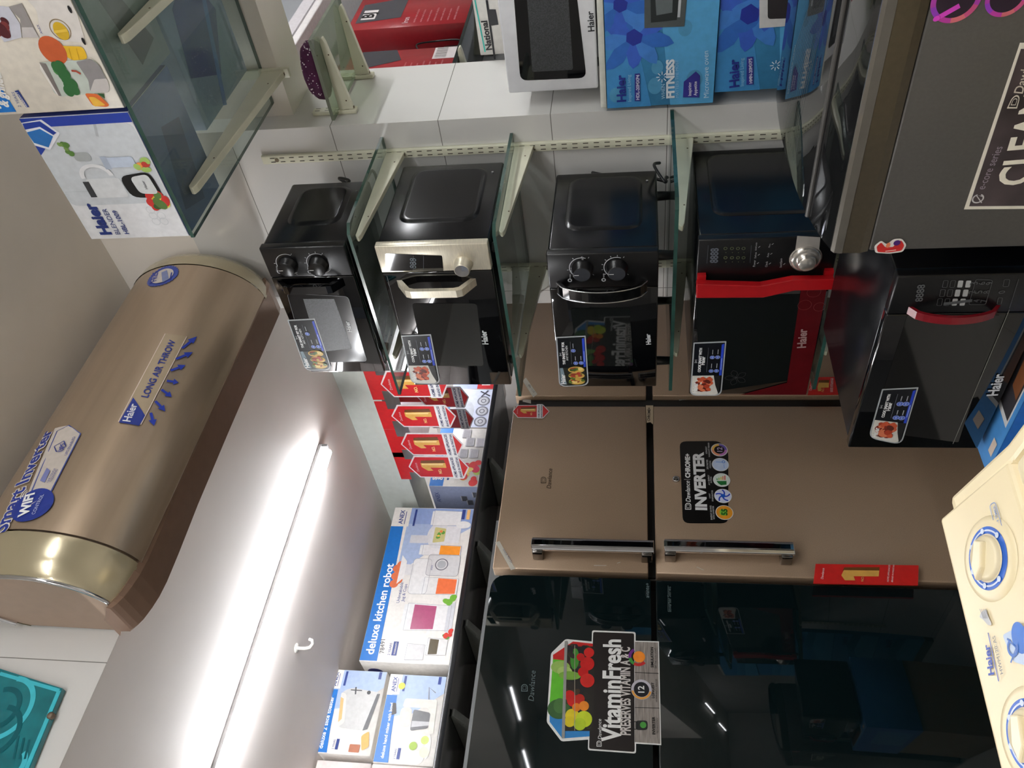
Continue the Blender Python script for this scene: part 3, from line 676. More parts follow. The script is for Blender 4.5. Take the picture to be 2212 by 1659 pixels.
# 4 red trimmed
X4 = 1.56
T = mw('black microwave with red lower door band and red bar handle on lowest shelf', X4, 1.195, 1.725, -0.463, -0.136, 0.385, 1.330, 0.012)
p = Pr(T.pm, FX(X4))
gr = ink((96, 104, 74), 0.3); gg = ink((88, 92, 100), 0.3)
p.text('8888', (1550, 567), (1552, 535), gg, 2, 0.03, h=0.018)
for k, y in enumerate((536, 556)):
    for j, x in enumerate((1567, 1581, 1594, 1606)): p.ring((x, y), 0.003, 0.0042, gr, 2); p.circ((x + 1, y + 9), 0.001, gr, 2)
p.line([(1527, 568), (1530, 529)], 0.0007, gg, 2); p.line([(1620, 567), (1623, 529)], 0.0006, gg, 2)
w4 = ink((170, 170, 172))
for j, (x, y, ln) in enumerate(((1631, 575, 14), (1633, 557, 13), (1634, 540, 17), (1657, 576, 12), (1660, 555, 9), (1663, 534, 8), (1688, 577, 20))):
    p.text(('Power', 'Defrost', 'Grill/Combi', 'Clock', 'Auto', 'Menu', 'Start/Quick')[j], (x, y), (x + 1.5, y - ln), w4, 2)
    p.line([(x + 4, y - 6), (x + 8, y - 9)], 0.0012, w4, 2)
P0 = [(1714, 572), (1722, 509), (1772, 510), (1766, 572)]
sv = mat('satin_silver', (196, 190, 182), 0.3, 0.5)
p.poly([(1715, 560), (1722, 509), (1772, 512), (1767, 562)], sv, 1, 0.001); cc = (1740, 557)
p.circ(cc, 0.0365, sv, 1.5); p.text('Time  Weight  Auto Menu', (1724, 545), (1764, 543), ink((80, 76, 72)), 3)
pn = T.part('control_panel', T.pm)
m = MB(); fr = FX(X4); c = fr.px((1740, 557)); m.lathe(fr, c, [(0.034, 0.001), (0.034, 0.008), (0.026, 0.012), (0.021, 0.010), (0.020, 0.024), (0.017, 0.027), (0, 0.027)], mat('satin_silver_dial', (205, 200, 192), 0.22, 0.75), 36); T.part('knob', m, pn, 'big silver dial')
p = Pr(T.dm, FX(X4)); p.poly([(1510, 850), (1504, 640), (1728, 635), (1702, 822)], mat('window_glass_dark', (15, 18, 18), 0.03, coat=0.6), 1, 0.0)
p.poly([(1600, 852), (1700, 826), (1730, 625), (1786, 622), (1741, 852)], REDD, 2)
p.text('Haier', (1740, 750), (1743, 709), ink((150, 120, 118)), 3, 0.03)
fl = ink((70, 68, 70), 0.3); fl2 = ink((130, 60, 60), 0.3)
for a0 in range(0, 360, 72):
    c = p.m((1590, 815)); rd = math.radians(a0 + 20); p.ring((1590, 815), 0.0, 0.0, fl, 3) if False else p.lline([(c[0] + 0.03 * k / 8 * math.cos(rd + 0.5 * math.sin(k * math.pi / 8)), c[1] + 0.03 * k / 8 * math.sin(rd + 0.5 * math.sin(k * math.pi / 8))) for k in range(9)], 0.0006, fl, 3); p.lline([(c[0] + 0.03 * k / 8 * math.cos(rd - 0.5 * math.sin(k * math.pi / 8)), c[1] + 0.03 * k / 8 * math.sin(rd - 0.5 * math.sin(k * math.pi / 8))) for k in range(9)], 0.0006, fl, 3)
for c_, rr in (((1758, 630), 0.016), ((1738, 658), 0.016), ((1770, 662), 0.014)): p.ring(c_, rr - 0.0006, rr, fl2, 3)
dr = T.part('door', T.dm)
# slanted red bar handle
m = MB(); fr = FX(X4); L_ = [fr.px(q) for q in ((1502, 636), (1645, 635), (1712, 620), (1795, 618))]; U_ = [fr.px(q) for q in ((1503, 606), (1640, 610), (1708, 597), (1797, 596))]
d = 0.024; off = -0.014
P_ = [fr.W(a + 0.012, b, 0.0) for a, b in L_] + [fr.W(a + 0.012, b, 0) for a, b in reversed(U_)]
m.prism([q + Vector((-0.010, 0, 0)) for q in P_], (-0.018, 0, 0), REDP, 0.002)
for i in (0, 3): a, b = L_[i], U_[i]; z = (a[1] + b[1]) / 2 + (-0.012 if i == 0 else 0.012); m.box((X4 - 0.012, -b[0] - 0.004 - 0.02, z - 0.01), (X4 + 0.0, -a[0] + 0.0 - 0.014, z + 0.01), REDP)
T.part('handle', m, dr, 'bright red bar handle with a kink')
sticker(T, dr, X4, [(1490, 854), (1498, 739), (1569, 736), (1558, 854)], True, 'sticker with a plate of meat')

# 5 lowest, in front
X5 = 1.12
T = mw('black microwave with number keypad and dark red bowed handle standing on its blue box', X5, 0.945, 1.405, -0.690, -0.428, 0.36, 1.032, 0.010, group=None)
p = Pr(T.pm, FX(X5)); gk = ink((86, 88, 90), 0.3); lk = ink((176, 178, 178), 0.3)
p.text('8888', (1992, 650), (1998, 613), gk, 2, 0.02, h=0.012)
s = p.sub([(2012, 660), (2030, 604), (2105, 604), (2090, 660)])  # TL.. keys grid
def key(x0, y0, x1, y1, mt): p.border([(x0, y1), (x0 + 3, y0), (x1 + 3, y0), (x1, y1)], 0.0008, mt, 2, 0.002)
for r in range(3):
    yy = 605 + r * 19.5; dx = -r * 6
    for c_ in range(2): key(2035 + dx + c_ * 16, yy, 2045 + dx + c_ * 16, yy + 15, gk)
    for c_ in range(2): p.poly([(2067 + dx + c_ * 17, yy + 15), (2070 + dx + c_ * 17, yy), (2081 + dx + c_ * 17, yy), (2078 + dx + c_ * 17, yy + 15)], lk, 2, 0.002)
for i, n in enumerate('123456789'):
    r, c_ = i % 3, i // 3; p.text(n, (2105 + c_ * 16 - r * 0 + (2 - r) * -3 + r * 3, 651 - r * 19), (2106 + c_ * 16 + (2 - r) * -3 + r * 3, 645 - r * 19), gk, 2)
p.text('0', (2170, 632), (2171, 626), gk, 2)
p.border([(2092, 657), (2108, 602), (2144, 604), (2128, 657)], 0.0008, gk, 2, 0.004)
key(2153, 642, 2162, 656, gk); key(2166, 603, 2178, 618, gk)
p.line([(2200, 602), (2180, 665)], 0.0008, gk, 2)
pn = T.part('control_panel', T.pm)
p = Pr(T.dm, FX(X5)); p.poly([(1880, 930), (1960, 680), (2160, 680), (2070, 955)], mat('window_glass_brown', (15, 13, 12), 0.05, coat=0.3), 1, 0.004)
p.line([(2058, 958), (2180, 668)], 0.0012, ink((120, 118, 112)), 2); p.text('Haier', (2154, 853), (2170, 806), ink((200, 202, 204)), 3, 0.03)
dr = T.part('door', T.dm); a = FX(X5).px((1960, 672)); b = FX(X5).px((2158, 668))
T.part('handle', bow_handle(X5, a[0] - 0.006, a[0] + 0.010, b[1], a[1], 0.030, 0.006, mat('dark_red_plastic', (122, 20, 30), 0.25), 'arc'), dr, 'dark red bowed handle')
sticker(T, dr, X5, [(1875, 945), (1905, 839), (1984, 835), (1947, 960)], True, 'sticker with a plate of meat')

# ------------------------------------------------------------------ refrigerators
GOLD = mat('fridge_gold', (166, 142, 118), 0.36, 0.35, 0.5, var=0.05, scale=400, coat=0.12)
DGL = mat('fridge_dark_glass', (8, 20, 22), 0.025, 0, 0.5, coat=0.0, var=0.04)
GASK = mat('gasket_black', (16, 15, 14), 0.5)
SIDE = mat('fridge_side', (46, 40, 34), 0.35, 0.2)
def emblem(p, s, mt, L=1):
    """double outlined D over the unit square s (sub printer)"""
    for k, wd in ((0.0, 0.12), (0.24, 0.12)):
        Q = [(k, k), (0.62, k)] + [(0.62 + (0.38 - k) * math.sin(a), 0.5 - (0.5 - k) * math.cos(a)) for a in [i * math.pi / 8 for i in range(1, 8)]] + [(0.62, 1 - k), (k, 1 - k)]
        R_ = [(0.5 + (a - 0.5) * (1 - 2 * wd * 0.9), 0.5 + (b - 0.5) * (1 - 2 * wd * 0.9)) for a, b in Q]
        vs = [p.fr.W(*s.m(q), s.D(L)) for q in Q] + [p.fr.W(*s.m(q), s.D(L)) for q in R_]; n = len(Q)
        p.mb.add(vs, [[i, (i + 1) % n, n + (i + 1) % n, n + i] for i in range(n)], mt)
def no1(p, q, white=True, L=1):
    """red NO.1 badge print on a unit square: a right, b down"""
    s = p.sub(q); g1, g2 = ink((214, 160, 70), 0.25), ink((120, 74, 26), 0.3)
    return s
def fridge(X0, X1, zt, zs0, zs1, dm, label, r_=0.0):
    T = Thing('refrigerator', label, 'refrigerator', ((X0 + X1) / 2, 2.5, -H))
    m = MB(); m.box((X0 + 0.006, 2.205, -H + 0.03), (X1 - 0.006, 2.85, zt - 0.01), SIDE, 0.004); m.box((X0 + 0.03, 2.25, -H), (X1 - 0.03, 2.80, -H + 0.04), GASK); m.box((X0 + 0.012, 2.196, -H + 0.06), (X1 - 0.012, 2.206, zt - 0.016), GASK); T.part('cabinet', m)
    m = MB(); 
    if r_:
        P = rounded([(X0, zs0), (X1, zs0), (X1, zt), (X0, zt)], (0.002, 0.002, r_, r_), 6); m.prism([Vector((a, 2.15, b)) for a, b in P], (0, 0.045, 0), dm)
    else: m.box((X0, 2.15, zs0), (X1, 2.195, zt), dm, 0.004)
    T.fm = m
    m = MB(); m.box((X0, 2.15, -H + 0.06), (X1, 2.195, zs1), dm, 0.004); T.lm = m
    return T
# gold, fully visible
T = fridge(1.243, 1.890, 0.437, -0.024, -0.046, GOLD, 'gold two door refrigerator with chrome handles and a black sticker under its lock')
p = Pr(T.fm, FY(2.15)); br = ink((84, 68, 52), 0.3)
emblem(p, p.sub([(1168, 1044), (1168, 1030), (1180, 1030), (1180, 1044)]), br); p.text('Dawlance', (1190, 1056), (1193, 1013), br, 2, 0.01, shear=0.2)
p.poly([(1397, 914), (1395, 876), (1411, 876), (1411, 918), (1405, 912)], ink((184, 166, 140), 0.3), 1); p.text('CHROME+', (1404, 910), (1405, 881), ink((40, 34, 28)), 2, 0.03)
p.poly([(1070, 1172), (1079, 1169), (1113, 1229), (1104, 1232)], ink((206, 202, 190), 0.6), 2); p.text('stock 90151', (1086, 1188), (1103, 1217), ink((120, 116, 130)), 3)
for a, b in (((1283, 1222), (1310, 1222)), ((1340, 1215), (1333, 1217))): p.line([a, b], 0.002, ink((196, 190, 178)), 2)
fd = T.part('freezer_door', T.fm)
p = Pr(T.lm, FY(2.15)); p.line([(1505, 1225), (1520, 1232)], 0.002, ink((196, 190, 178)), 2); ld = T.part('fridge_door', T.lm)
m = MB(); fr = FY(2.15); c = fr.px((1460, 1037)); m.lathe(fr, c, [(0.011, 0), (0.011, 0.008), (0.009, 0.010), (0, 0.010)], CHR, 24); Pr(m, fr, lambda q: q, 0.0104).circ(c, 0.006, ink((90, 86, 80))); Pr(m, fr, lambda q: q, 0.011).lline([(c[0], c[1] - 0.004), (c[0], c[1] + 0.004)], 0.0015, ink((20, 20, 20))); T.part('lock', m, ld)
def barhandle(T, par, x0, x1, yc, post0=True, post1=True):
    m = MB(); fr = FY(2.15); a = fr.px((x0, yc)); b = fr.px((x1, yc + 3)); s = a[0]; t1, t0 = a[1], b[1]; wd = 0.0205
    P_ = [fr.W(s - wd, t1 - 0.002, 0.042), fr.W(s + wd, t1 - 0.002, 0.042), fr.W(s + wd, t1 - 0.002, 0.052), fr.W(s + wd * .5, t1, 0.058), fr.W(s - wd * .5, t1, 0.058), fr.W(s - wd, t1 - 0.002, 0.052)]
    m.prism(P_, (0, 0, t0 - t1), CHR, 0.002); 
    for t in (t1 - 0.035, t0 + 0.003): m.box((s - wd * 1.0 - 0.006, 2.15 - 0.044, t), (s + wd * 0.8, 2.15, t + 0.032), mat('dark_chrome', (120, 116, 112), 0.15, 0.95), 0.003)
    m.box((s - wd * 0.35, 2.15 - 0.0592, t0 + 0.01), (s + wd * 0.35, 2.15 - 0.0575, t1 - 0.01), MWG)
    T.part('handle', m, par, 'long chrome bar handle')
barhandle(T, fd, 1151, 1411, 1193); barhandle(T, ld, 1433, 1709, 1197)
# NO.1 badge
def badge(T, fr, q, par=None, lift=0.001, name='sticker', lab='small red NO.1 badge', arrow=True):
    m = MB(); P = Pr(m, fr, None, lift); s = P.sub(q)
    out = [(0, 0.14), (0.5, 0), (1, 0.14), (1, 0.84), (0.5, 1), (0, 0.84)] if arrow else [(0, 0), (1, 0), (1, 1), (0, 1)]
    s.poly(out, ink((232, 226, 228)), 0); s.poly([(0.5 + (a - .5) * 0.90, 0.5 + (b - .5) * 0.96) for a, b in out], ink((206, 30, 34), 0.3), 1)
    one(s)
    s.poly([(-0.04, 0.66), (1.04, 0.66), (1.04, 0.82), (-0.04, 0.82)], ink((236, 236, 238)), 3)
    s.text('HOME APPLIANCES', (0.02, 0.735), (0.98, 0.735), ink((30, 40, 90)), 4, 0.03); s.text('BRAND IN PAKISTAN', (0.02, 0.805), (0.98, 0.805), ink((30, 40, 90)), 4, 0.03)
    s.text('Dawlance', (0.3, 0.15), (0.7, 0.15), ink((240, 200, 200)), 4)
    return T.part(name, m, par, lab) if T else m
def one(s, L=2, flat=False):
    """big golden 1 with NO."""
    g1, g2, g3 = ink((222, 170, 82), 0.2), ink((110, 66, 24), 0.25), ink((246, 214, 140), 0.2)
    s.poly([(0.66, 0.22), (0.80, 0.24), (0.84, 0.62), (0.66, 0.63)], g2, L)
    s.poly([(0.50, 0.22), (0.68, 0.22), (0.70, 0.63), (0.48, 0.63), (0.48, 0.36), (0.34, 0.40), (0.33, 0.31)], g1, L + 0.5)
    s.poly([(0.60, 0.24), (0.66, 0.24), (0.68, 0.60), (0.60, 0.58)], g3, L + 1)
    s.text('NO.', (0.20, 0.53), (0.42, 0.53), g3, L + 1, 0.03)
badge(T, FY(2.15), [(1107, 903), (1107, 876), (1187, 875), (1187, 904)], fd)
# big black sticker
m = MB(); P = Pr(m, FY(2.15), None, 0.001); bk = ink((14, 13, 12), 0.3); wt = ink((232, 232, 230)); sv2 = ink((190, 190, 190), 0.3)
P.poly([(1475, 1131), (1468, 954), (1555, 953), (1573, 975), (1573, 1131)], bk, 0, 0.022)
def z3(x, y): return (1440 + x / 7.54, 930 + y / 7.54)
emblem(P, P.sub([z3(300, 1293), z3(300, 1183), z3(400, 1183), z3(400, 1293)]), wt, 1)
P.text('Dawlance', z3(390, 1170), z3(375, 830), wt, 2, 0.01, shear=0.2); P.line([z3(283, 802), z3(390, 802)], 0.001, wt, 1)
P.text('CHROME+', z3(380, 778), z3(375, 385), wt, 2, 0.05)
P.text('INVERTER', z3(650, 1305), z3(592, 355), ink((226, 226, 226), 0.25), 2, 0.05, h=0.033)
for tx, a, b in (('LONGEST', (660, 385), (655, 265)), ('WARRANTY PERIOD', (708, 440), (692, 205)), ('20% FASTER', (680, 640), (672, 480)), ('COOLING', (723, 620), (718, 500)), ('A++ ENERGY', (705, 895), (692, 730)), ('RATING', (738, 860), (733, 760)), ('S-WAY', (715, 1110), (708, 1030)), ('EVAPORATOR', (762, 1160), (752, 980)), ('ENERGY SAVING', (745, 1460), (728, 1230)), ('WITH INVERTER', (785, 1455), (768, 1235))):
    P.text(tx, z3(*a), z3(*b), sv2, 2, 0.02)
rr = 0.0265
for c, colr in (((857, 323), (200, 190, 210)), ((875, 562), (196, 210, 236)), ((896, 813), (214, 224, 214)), ((918, 1073), (206, 212, 236)), ((940, 1343), (226, 150, 40))):
    P.circ(z3(*c), rr, ink((222, 222, 220)), 2, n=32); P.circ(z3(*c), rr * 0.92, ink(colr), 3, n=32)
c = z3(857, 323); P.circ(c, rr * .62, ink((22, 16, 16)), 4); P.text('12', z3(905, 358), z3(903, 285), ink((190, 170, 200)), 5, 0.02)
for k in range(12): P.ring(c, rr * .62, rr * .9, ink(((240, 190, 90), (230, 150, 110), (190, 120, 190), (110, 90, 180))[k * 4 // 12]), 3.5, k * 30, k * 30 + 30, 3)
c = P.m(z3(918, 1073)); P.circ(z3(918, 1073), 0.007, ink((20, 90, 200)), 5)
for k in range(5):
    a = math.radians(90 + 72 * k); P.lline([(c[0] + math.cos(a + 0.2 * j) * 0.0045 * j, c[1] + math.sin(a + 0.2 * j) * 0.0045 * j) for j in range(1, 6)], 0.0045, ink((44, 70, 190)), 4)
P.text('55', z3(985, 1395), z3(985, 1290), ink((20, 90, 30)), 5, 0.04); P.circ(z3(925, 1343), rr * .45, ink((130, 190, 60)), 4)
for k, cl in enumerate(((60, 140, 60), (150, 190, 60), (220, 200, 70), (230, 130, 60), (220, 70, 50))): P.line([z3(820 + k * 32, 815), z3(820 + k * 32, 790 - k * 12)], 0.0032, ink(cl), 4)
P.poly([z3(810, 830), z3(975, 830), z3(975, 890), z3(885, 900), z3(840, 870)], ink((30, 110, 50)), 4)
P.ring(z3(925, 520), 0.003, 0.0055, ink((90, 140, 220)), 4); P.line([z3(800, 520), z3(900, 525)], 0.004, ink((150, 185, 235)), 4); P.line([z3(940, 620), z3(930, 560)], 0.002, ink((130, 170, 230)), 4)
T.part('sticker', m, ld, 'black INVERTER sticker with five round icons')
# gold, mostly behind the microwaves
T = fridge(1.938, 2.58, 0.437, -0.024, -0.046, GOLD, 'second gold refrigerator, half hidden behind the column and the microwave shelves')
m = MB(); m.box((1.894, 2.17, -H + 0.03), (1.9345, 2.3, 0.425), GASK); pt = Pr(m, FY(2.17)); pt.poly([(1129, 868), (1129, 861), (1147, 864), (1147, 872)], ink((190, 188, 184)), 1); pt.poly([(1467, 866), (1465, 858), (1483, 857), (1485, 863)], ink((150, 148, 140)), 1); T.part('gap_shade', m)  # black panel added for the shade in the gap between the gold fridges
p = Pr(T.fm, FY(2.15)); p.poly([(1129, 823), (1136, 816), (1161, 852), (1152, 859)], ink((206, 202, 190), 0.6), 2); p.text('40w 11.15', (1140, 832), (1152, 849), ink((90, 88, 96)), 3)
p.text('Haier', (1092, 700), (1094, 680), ink((200, 190, 190)), 1) if False else None
T.part('freezer_door', T.fm); T.part('fridge_door', T.lm)
# narrow price tags on the filler between
# dark glass fridge
T = fridge(0.52, 1.222, 0.435, -0.030, -0.044, DGL, 'dark teal glass refrigerator with the vegetable drawer sticker at the lower left', 0.05)
p = Pr(T.fm, FY(2.15)); dg = ink((92, 106, 108), 0.25)
emblem(p, p.sub([(1126, 1494), (1126, 1478), (1140, 1478), (1140, 1494)]), dg); p.text('Dawlance', (1153, 1515), (1157, 1450), dg, 2, 0.0, shear=0.2)
p.text('avante+', (1402, 1292), (1402, 1260), dg, 2, 0.02); fd = T.part('freezer_door', T.fm)
p = Pr(T.lm, FY(2.15)); p.text('Inverter', (1450, 1322), (1449, 1292), dg, 2, 0.01); p.text('Series', (1449, 1290), (1449, 1268), dg, 2, 0.0); p.line([(1443, 1320), (1443, 1265)], 0.001, dg, 1); ld = T.part('fridge_door', T.lm)
m = MB(); P = Pr(m, FY(2.15), None, 0.001)
def z4(x, y): return (1050 + x / 2.765, 1059 + y / 2.765)
wh = ink((228, 228, 226))
P.poly([z4(388, 975), z4(475, 890), z4(666, 908), z4(648, 1488), z4(450, 1502), z4(362, 1386)], wh, 0, 0.006)
P.poly([z4(633, 838), z4(893, 848), z4(896, 1574), z4(608, 1554)], wh, 0, 0.006); P.poly([z4(880, 900), z4(1032, 904), z4(1046, 1524), z4(880, 1514)], wh, 0)
P.poly([z4(400, 985), z4(520, 905), z4(655, 920), z4(655, 1040), z4(400, 1010)], ink((196, 30, 28)), 1)
P.poly([z4(400, 1010), z4(655, 1040), z4(650, 1270), z4(380, 1270)], ink((96, 190, 40)), 1)
P.poly([z4(380, 1350), z4(380, 1270), z4(650, 1270), z4(640, 1470), z4(455, 1484), z4(380, 1385)], ink((40, 130, 200)), 1)
P.poly([z4(475, 935), z4(650, 935), z4(640, 1440), z4(460, 1440)], ink((34, 30, 24)), 2)
s = P.sub([z4(470, 1430), z4(475, 930), z4(645, 930), z4(638, 1430)])
s.blobs((0.02, 0.1, 0.98, 0.9), [(40, 34, 28), (52, 60, 30), (30, 26, 30), (70, 50, 30)], 60, 0.006, 0.014, 3, 8)
for c, r, cl in (((615, 973), .014, (206, 40, 36)), ((605, 1040), .019, (200, 34, 32)), ((580, 1090), .014, (196, 30, 30)), ((605, 1140), .019, (206, 44, 38)), ((565, 1000), .011, (190, 30, 30)), ((520, 1260), .016, (200, 36, 30)), ((500, 1230), .014, (196, 32, 30)), ((560, 1250), .013, (190, 40, 30)), ((540, 1300), .011, (230, 130, 40)), ((585, 1292), .013, (232, 140, 46)), ((515, 1350), .018, (226, 206, 44)), ((500, 1385), .014, (220, 200, 40)), ((585, 1370), .021, (196, 214, 50)), ((560, 1400), .016, (180, 206, 46))):
    P.circ(z4(*c), r, ink(cl, 0.2), 6)
for c, r, ry, cl in (((445, 1060), .018, .026, (150, 186, 90)), ((470, 1085), .014, .02, (170, 200, 110)), ((500, 1110), .012, .03, (120, 170, 60)), ((530, 1010), .03, .012, (60, 140, 40)), ((435, 1310), .026, .03, (52, 96, 44)), ((440, 1290), .02, .016, (70, 116, 56))): P.circ(z4(*c), r, ink(cl), 5, ry)
P.poly([z4(470, 905), z4(487, 905), z4(470, 1485), z4(452, 1485)], ink((150, 150, 146), 0.2), 7)
P.line([z4(530, 1440), z4(530, 930)], 0.0015, ink((170, 160, 140)), 8)
P.poly([z4(640, 848), z4(884, 857), z4(887, 1565), z4(615, 1545)], ink((30, 24, 22), 0.3), 1, 0.005)
emblem(P, P.sub([z4(660, 1533), z4(660, 1498), z4(690, 1498), z4(690, 1533)]), wt, 3); P.text('Dawlance', z4(690, 1490), z4(688, 1370), wt, 3, 0.0, shear=0.2)
P.text('VitaminFresh', z4(802, 1508), z4(802, 895), wt, 3, 0.03, h=0.048); P.text('PRESERVES VITAMIN A & C', z4(862, 1466), z4(858, 940), ink((206, 200, 196), 0.3), 3, 0.03, h=0.026)
wd = mat('grey_wood_print', (140, 132, 126), 0.45, var=0.2, scale=20, aniso=(1, 1, 14))
P.poly([z4(888, 906), z4(1026, 911), z4(1040, 1516), z4(888, 1506)], wd, 1)
P.line([z4(888, 1090), z4(1030, 1097)], 0.0015, bk, 2); P.line([z4(888, 1300), z4(1035, 1303)], 0.0015, bk, 2)
P.text('SIMULATION', z4(1000, 1062), z4(998, 940), bk, 3, 0.03); P.text('OF THE SUN LIGHT', z4(1018, 1066), z4(1016, 945), bk, 3)
P.text('LONGEST', z4(1005, 1245), z4(1003, 1152), bk, 3, 0.03); P.text('WARRANTY PERIOD', z4(1024, 1268), z4(1022, 1130), bk, 3)
P.text('INVERTER', z4(1010, 1462), z4(1008, 1355), bk, 3, 0.03); P.text('TECHNOLOGY', z4(1030, 1455), z4(1028, 1362), bk, 3)
P.circ(z4(914, 998), 0.016, ink((240, 140, 40)), 4); P.ring(z4(908, 998), 0.018, 0.026, ink((110, 40, 130)), 4, 30, 100); P.ring(z4(908, 998), 0.018, 0.026, ink((60, 150, 60)), 4, 100, 150); P.ring(z4(908, 998), 0.018, 0.026, ink((190, 40, 40)), 4, 150, 230)
P.circ(z4(928, 1193), 0.027, ink((190, 186, 196)), 4); P.circ(z4(928, 1193), 0.020, ink((20, 20, 26)), 5); P.text('12', z4(945, 1213), z4(943, 1172), wt, 6, 0.02)
P.ring(z4(928, 1193), 0.021, 0.026, ink((230, 160, 60)), 5, 100, 260)
P.poly([z4(893, 1435), z4(893, 1378), z4(965, 1378), z4(965, 1435)], ink((34, 36, 34)), 4, 0.008); P.circ(z4(938, 1405), 0.008, ink((70, 150, 60)), 5)
P.border([z4(870, 1430), z4(870, 1385), z4(905, 1385), z4(905, 1430)], 0.002, bk, 4, 0.006)
T.part('sticker', m, fd, 'black and grey sticker shaped like a drawer of vegetables')
# folded red leaflets wedged beside the doors
for q, lb in (([(1757, 1260), (1762, 1218), (1987, 1216), (1983, 1264)], 'folded red NO.1 leaflet wedged beside the gold fridge door, below its handle'), ([(1745, 852), (1752, 815), (1816, 814), (1816, 851)], 'red NO.1 leaflet peeking out below the lowest glass shelf')):
    fr = FY(2.125); Q = [fr.px(k) for k in q]; m = MB()
    P0 = [fr.W(a, b) for a, b in Q]; m.prism([P0[0], P0[1], P0[1] + Vector((0, 0.004, 0)), P0[0] + Vector((0, 0.004, 0))], P0[3] - P0[0], ink((204, 34, 28), 0.35))
    P = Pr(m, fr, None, 0.0005); s = P.sub(q)
    s.poly([(0.62, 0.27), (0.80, 0.28), (0.80, 0.62), (0.62, 0.62)], ink((110, 66, 24), 0.25), 1); s.poly([(0.40, 0.26), (0.66, 0.28), (0.64, 0.62), (0.36, 0.62), (0.36, 0.38), (0.16, 0.40), (0.16, 0.30)], ink((222, 170, 82), 0.2), 1.5); s.text('NO.', (0.1, 0.48), (0.34, 0.48), ink((240, 200, 120)), 2)
    s.text('Dawlance', (0.2, 0.09), (0.75, 0.09), ink((240, 220, 220)), 2); s.text('HOME APPLIANCES', (0.1, 0.72), (0.9, 0.72), ink((245, 225, 225)), 2); s.text('BRAND IN PAKISTAN', (0.1, 0.76), (0.9, 0.76), ink((245, 225, 225)), 2)
    solo('leaflet', m, lb, 'leaflet', ((Q[0][0] + Q[1][0]) / 2, 2.127, Q[3][1]))
# ------------------------------------------------------------------ boxed appliances
CARD = mat('carton_edge', (176, 160, 136), 0.7, var=0.05)
def carton(m, lo, hi, mt, bev=0.002): m.box(lo, hi, mt, bev, 1)
W_, LB, AB = ink((226, 222, 216)), ink((164, 182, 214)), ink((20, 110, 190))
NV = ink((34, 58, 130))
def jar(s, a, b, w, h, body, fill=None, f0=0.2, f1=0.8, L=3, lid=(225, 225, 225)):
    """a drawn beaker in unit-square coordinates"""
    s.poly([(a - w * .55, b), (a + w * .55, b), (a + w * .5, b + h), (a - w * .5, b + h)], ink(body), L, 0.002)
    if fill: s.poly([(a - w * .5, b + h * f0), (a + w * .5, b + h * f0), (a + w * .46, b + h * f1), (a - w * .46, b + h * f1)], ink(fill, 0.25), L + .5, 0.002)
    s.border([(a - w * .55, b), (a + w * .55, b), (a + w * .5, b + h), (a - w * .5, b + h)], 0.0014, ink((150, 150, 156)), L + 1.2, 0.002)
    s.poly([(a - w * .5, b - h * .08), (a + w * .5, b - h * .08), (a + w * .5, b + h * .05), (a - w * .5, b + h * .05)], ink(lid), L + 1, 0.002)
def anex(s, a0, b0, a1, b1, L=3):
    s.rect(a0, b0, a1, b1, W_, L); h = b1 - b0; w = a1 - a0
    s.text('ANEX', (a0 + w * .12, b0 + h * .62), (a0 + w * .88, b0 + h * .62), NV, L + 1, 0.02)
    s.poly([(a0 + w * .12, b0 + h * .72), (a0 + w * .8, b0 + h * .72), (a0 + w * .8, b0 + h * .76), (a0 + w * .12, b0 + h * .76)], NV, L + 1)
# kitchen robot
YB = 3.20
m = MB(); a = on(1024, 1099, 1, YB); b = on(775, 1428, 1, YB); x0, x1, z0, z1 = b.x, a.x, 0.775, 1.163
carton(m, (x0, YB, z0), (x1, YB + 0.30, z1), W_)
P = Pr(m, FY(YB), lambda q: q).clipped(x0, z0, x1, z1); s = P.sub([(x0, z1), (x1, z1), (x1, z0), (x0, z0)])
s.rect(0.005, 0.005, 0.995, 0.995, W_, 0)
s.poly([(0.58, 0.2), (0.995, 0.2), (0.995, 0.995), (0.86, 0.995), (0.72, 0.6), (0.6, 0.35)], LB, 1); s.rect(0.88, 0.2, 0.995, 0.995, ink((140, 162, 208)), 1.2)
s.poly([(0.005, 0.005), (0.86, 0.005), (0.86, 0.16), (0.6, 0.175), (0.3, 0.19), (0.005, 0.20)], AB, 2); anex(s, 0.86, 0.005, 0.995, 0.22)
s.text('deluxe kitchen robot', (0.04, 0.145), (0.60, 0.145), ink((245, 245, 245)), 3, 0.02)
s.text('Unbreakable', (0.35, 0.31), (0.48, 0.31), NV, 3, 0.0); s.text('Jug & Cups', (0.36, 0.36), (0.47, 0.36), NV, 3, 0.0)
s.text('78491', (0.05, 0.26), (0.13, 0.24), ink((30, 30, 34)), 3, 0.0); s.text('2 YEARS', (0.04, 0.33), (0.11, 0.33), NV, 3, 0.0); s.rect(0.04, 0.345, 0.12, 0.40, NV, 3); s.text('WARRANTY', (0.045, 0.385), (0.115, 0.385), W_, 4, 0.02)
s.rect(0.865, 0.27, 0.985, 0.295, NV, 3); s.rect(0.92, 0.86, 0.99, 0.90, NV, 3); s.rect(0.92, 0.92, 0.99, 0.96, ink((240, 190, 120)), 3)
for k in range(6): s.circ((0.47 + k * 0.025, 0.20 + (k % 2) * 0.04), 0.020, ink((218, 112, 70)), 3.2)
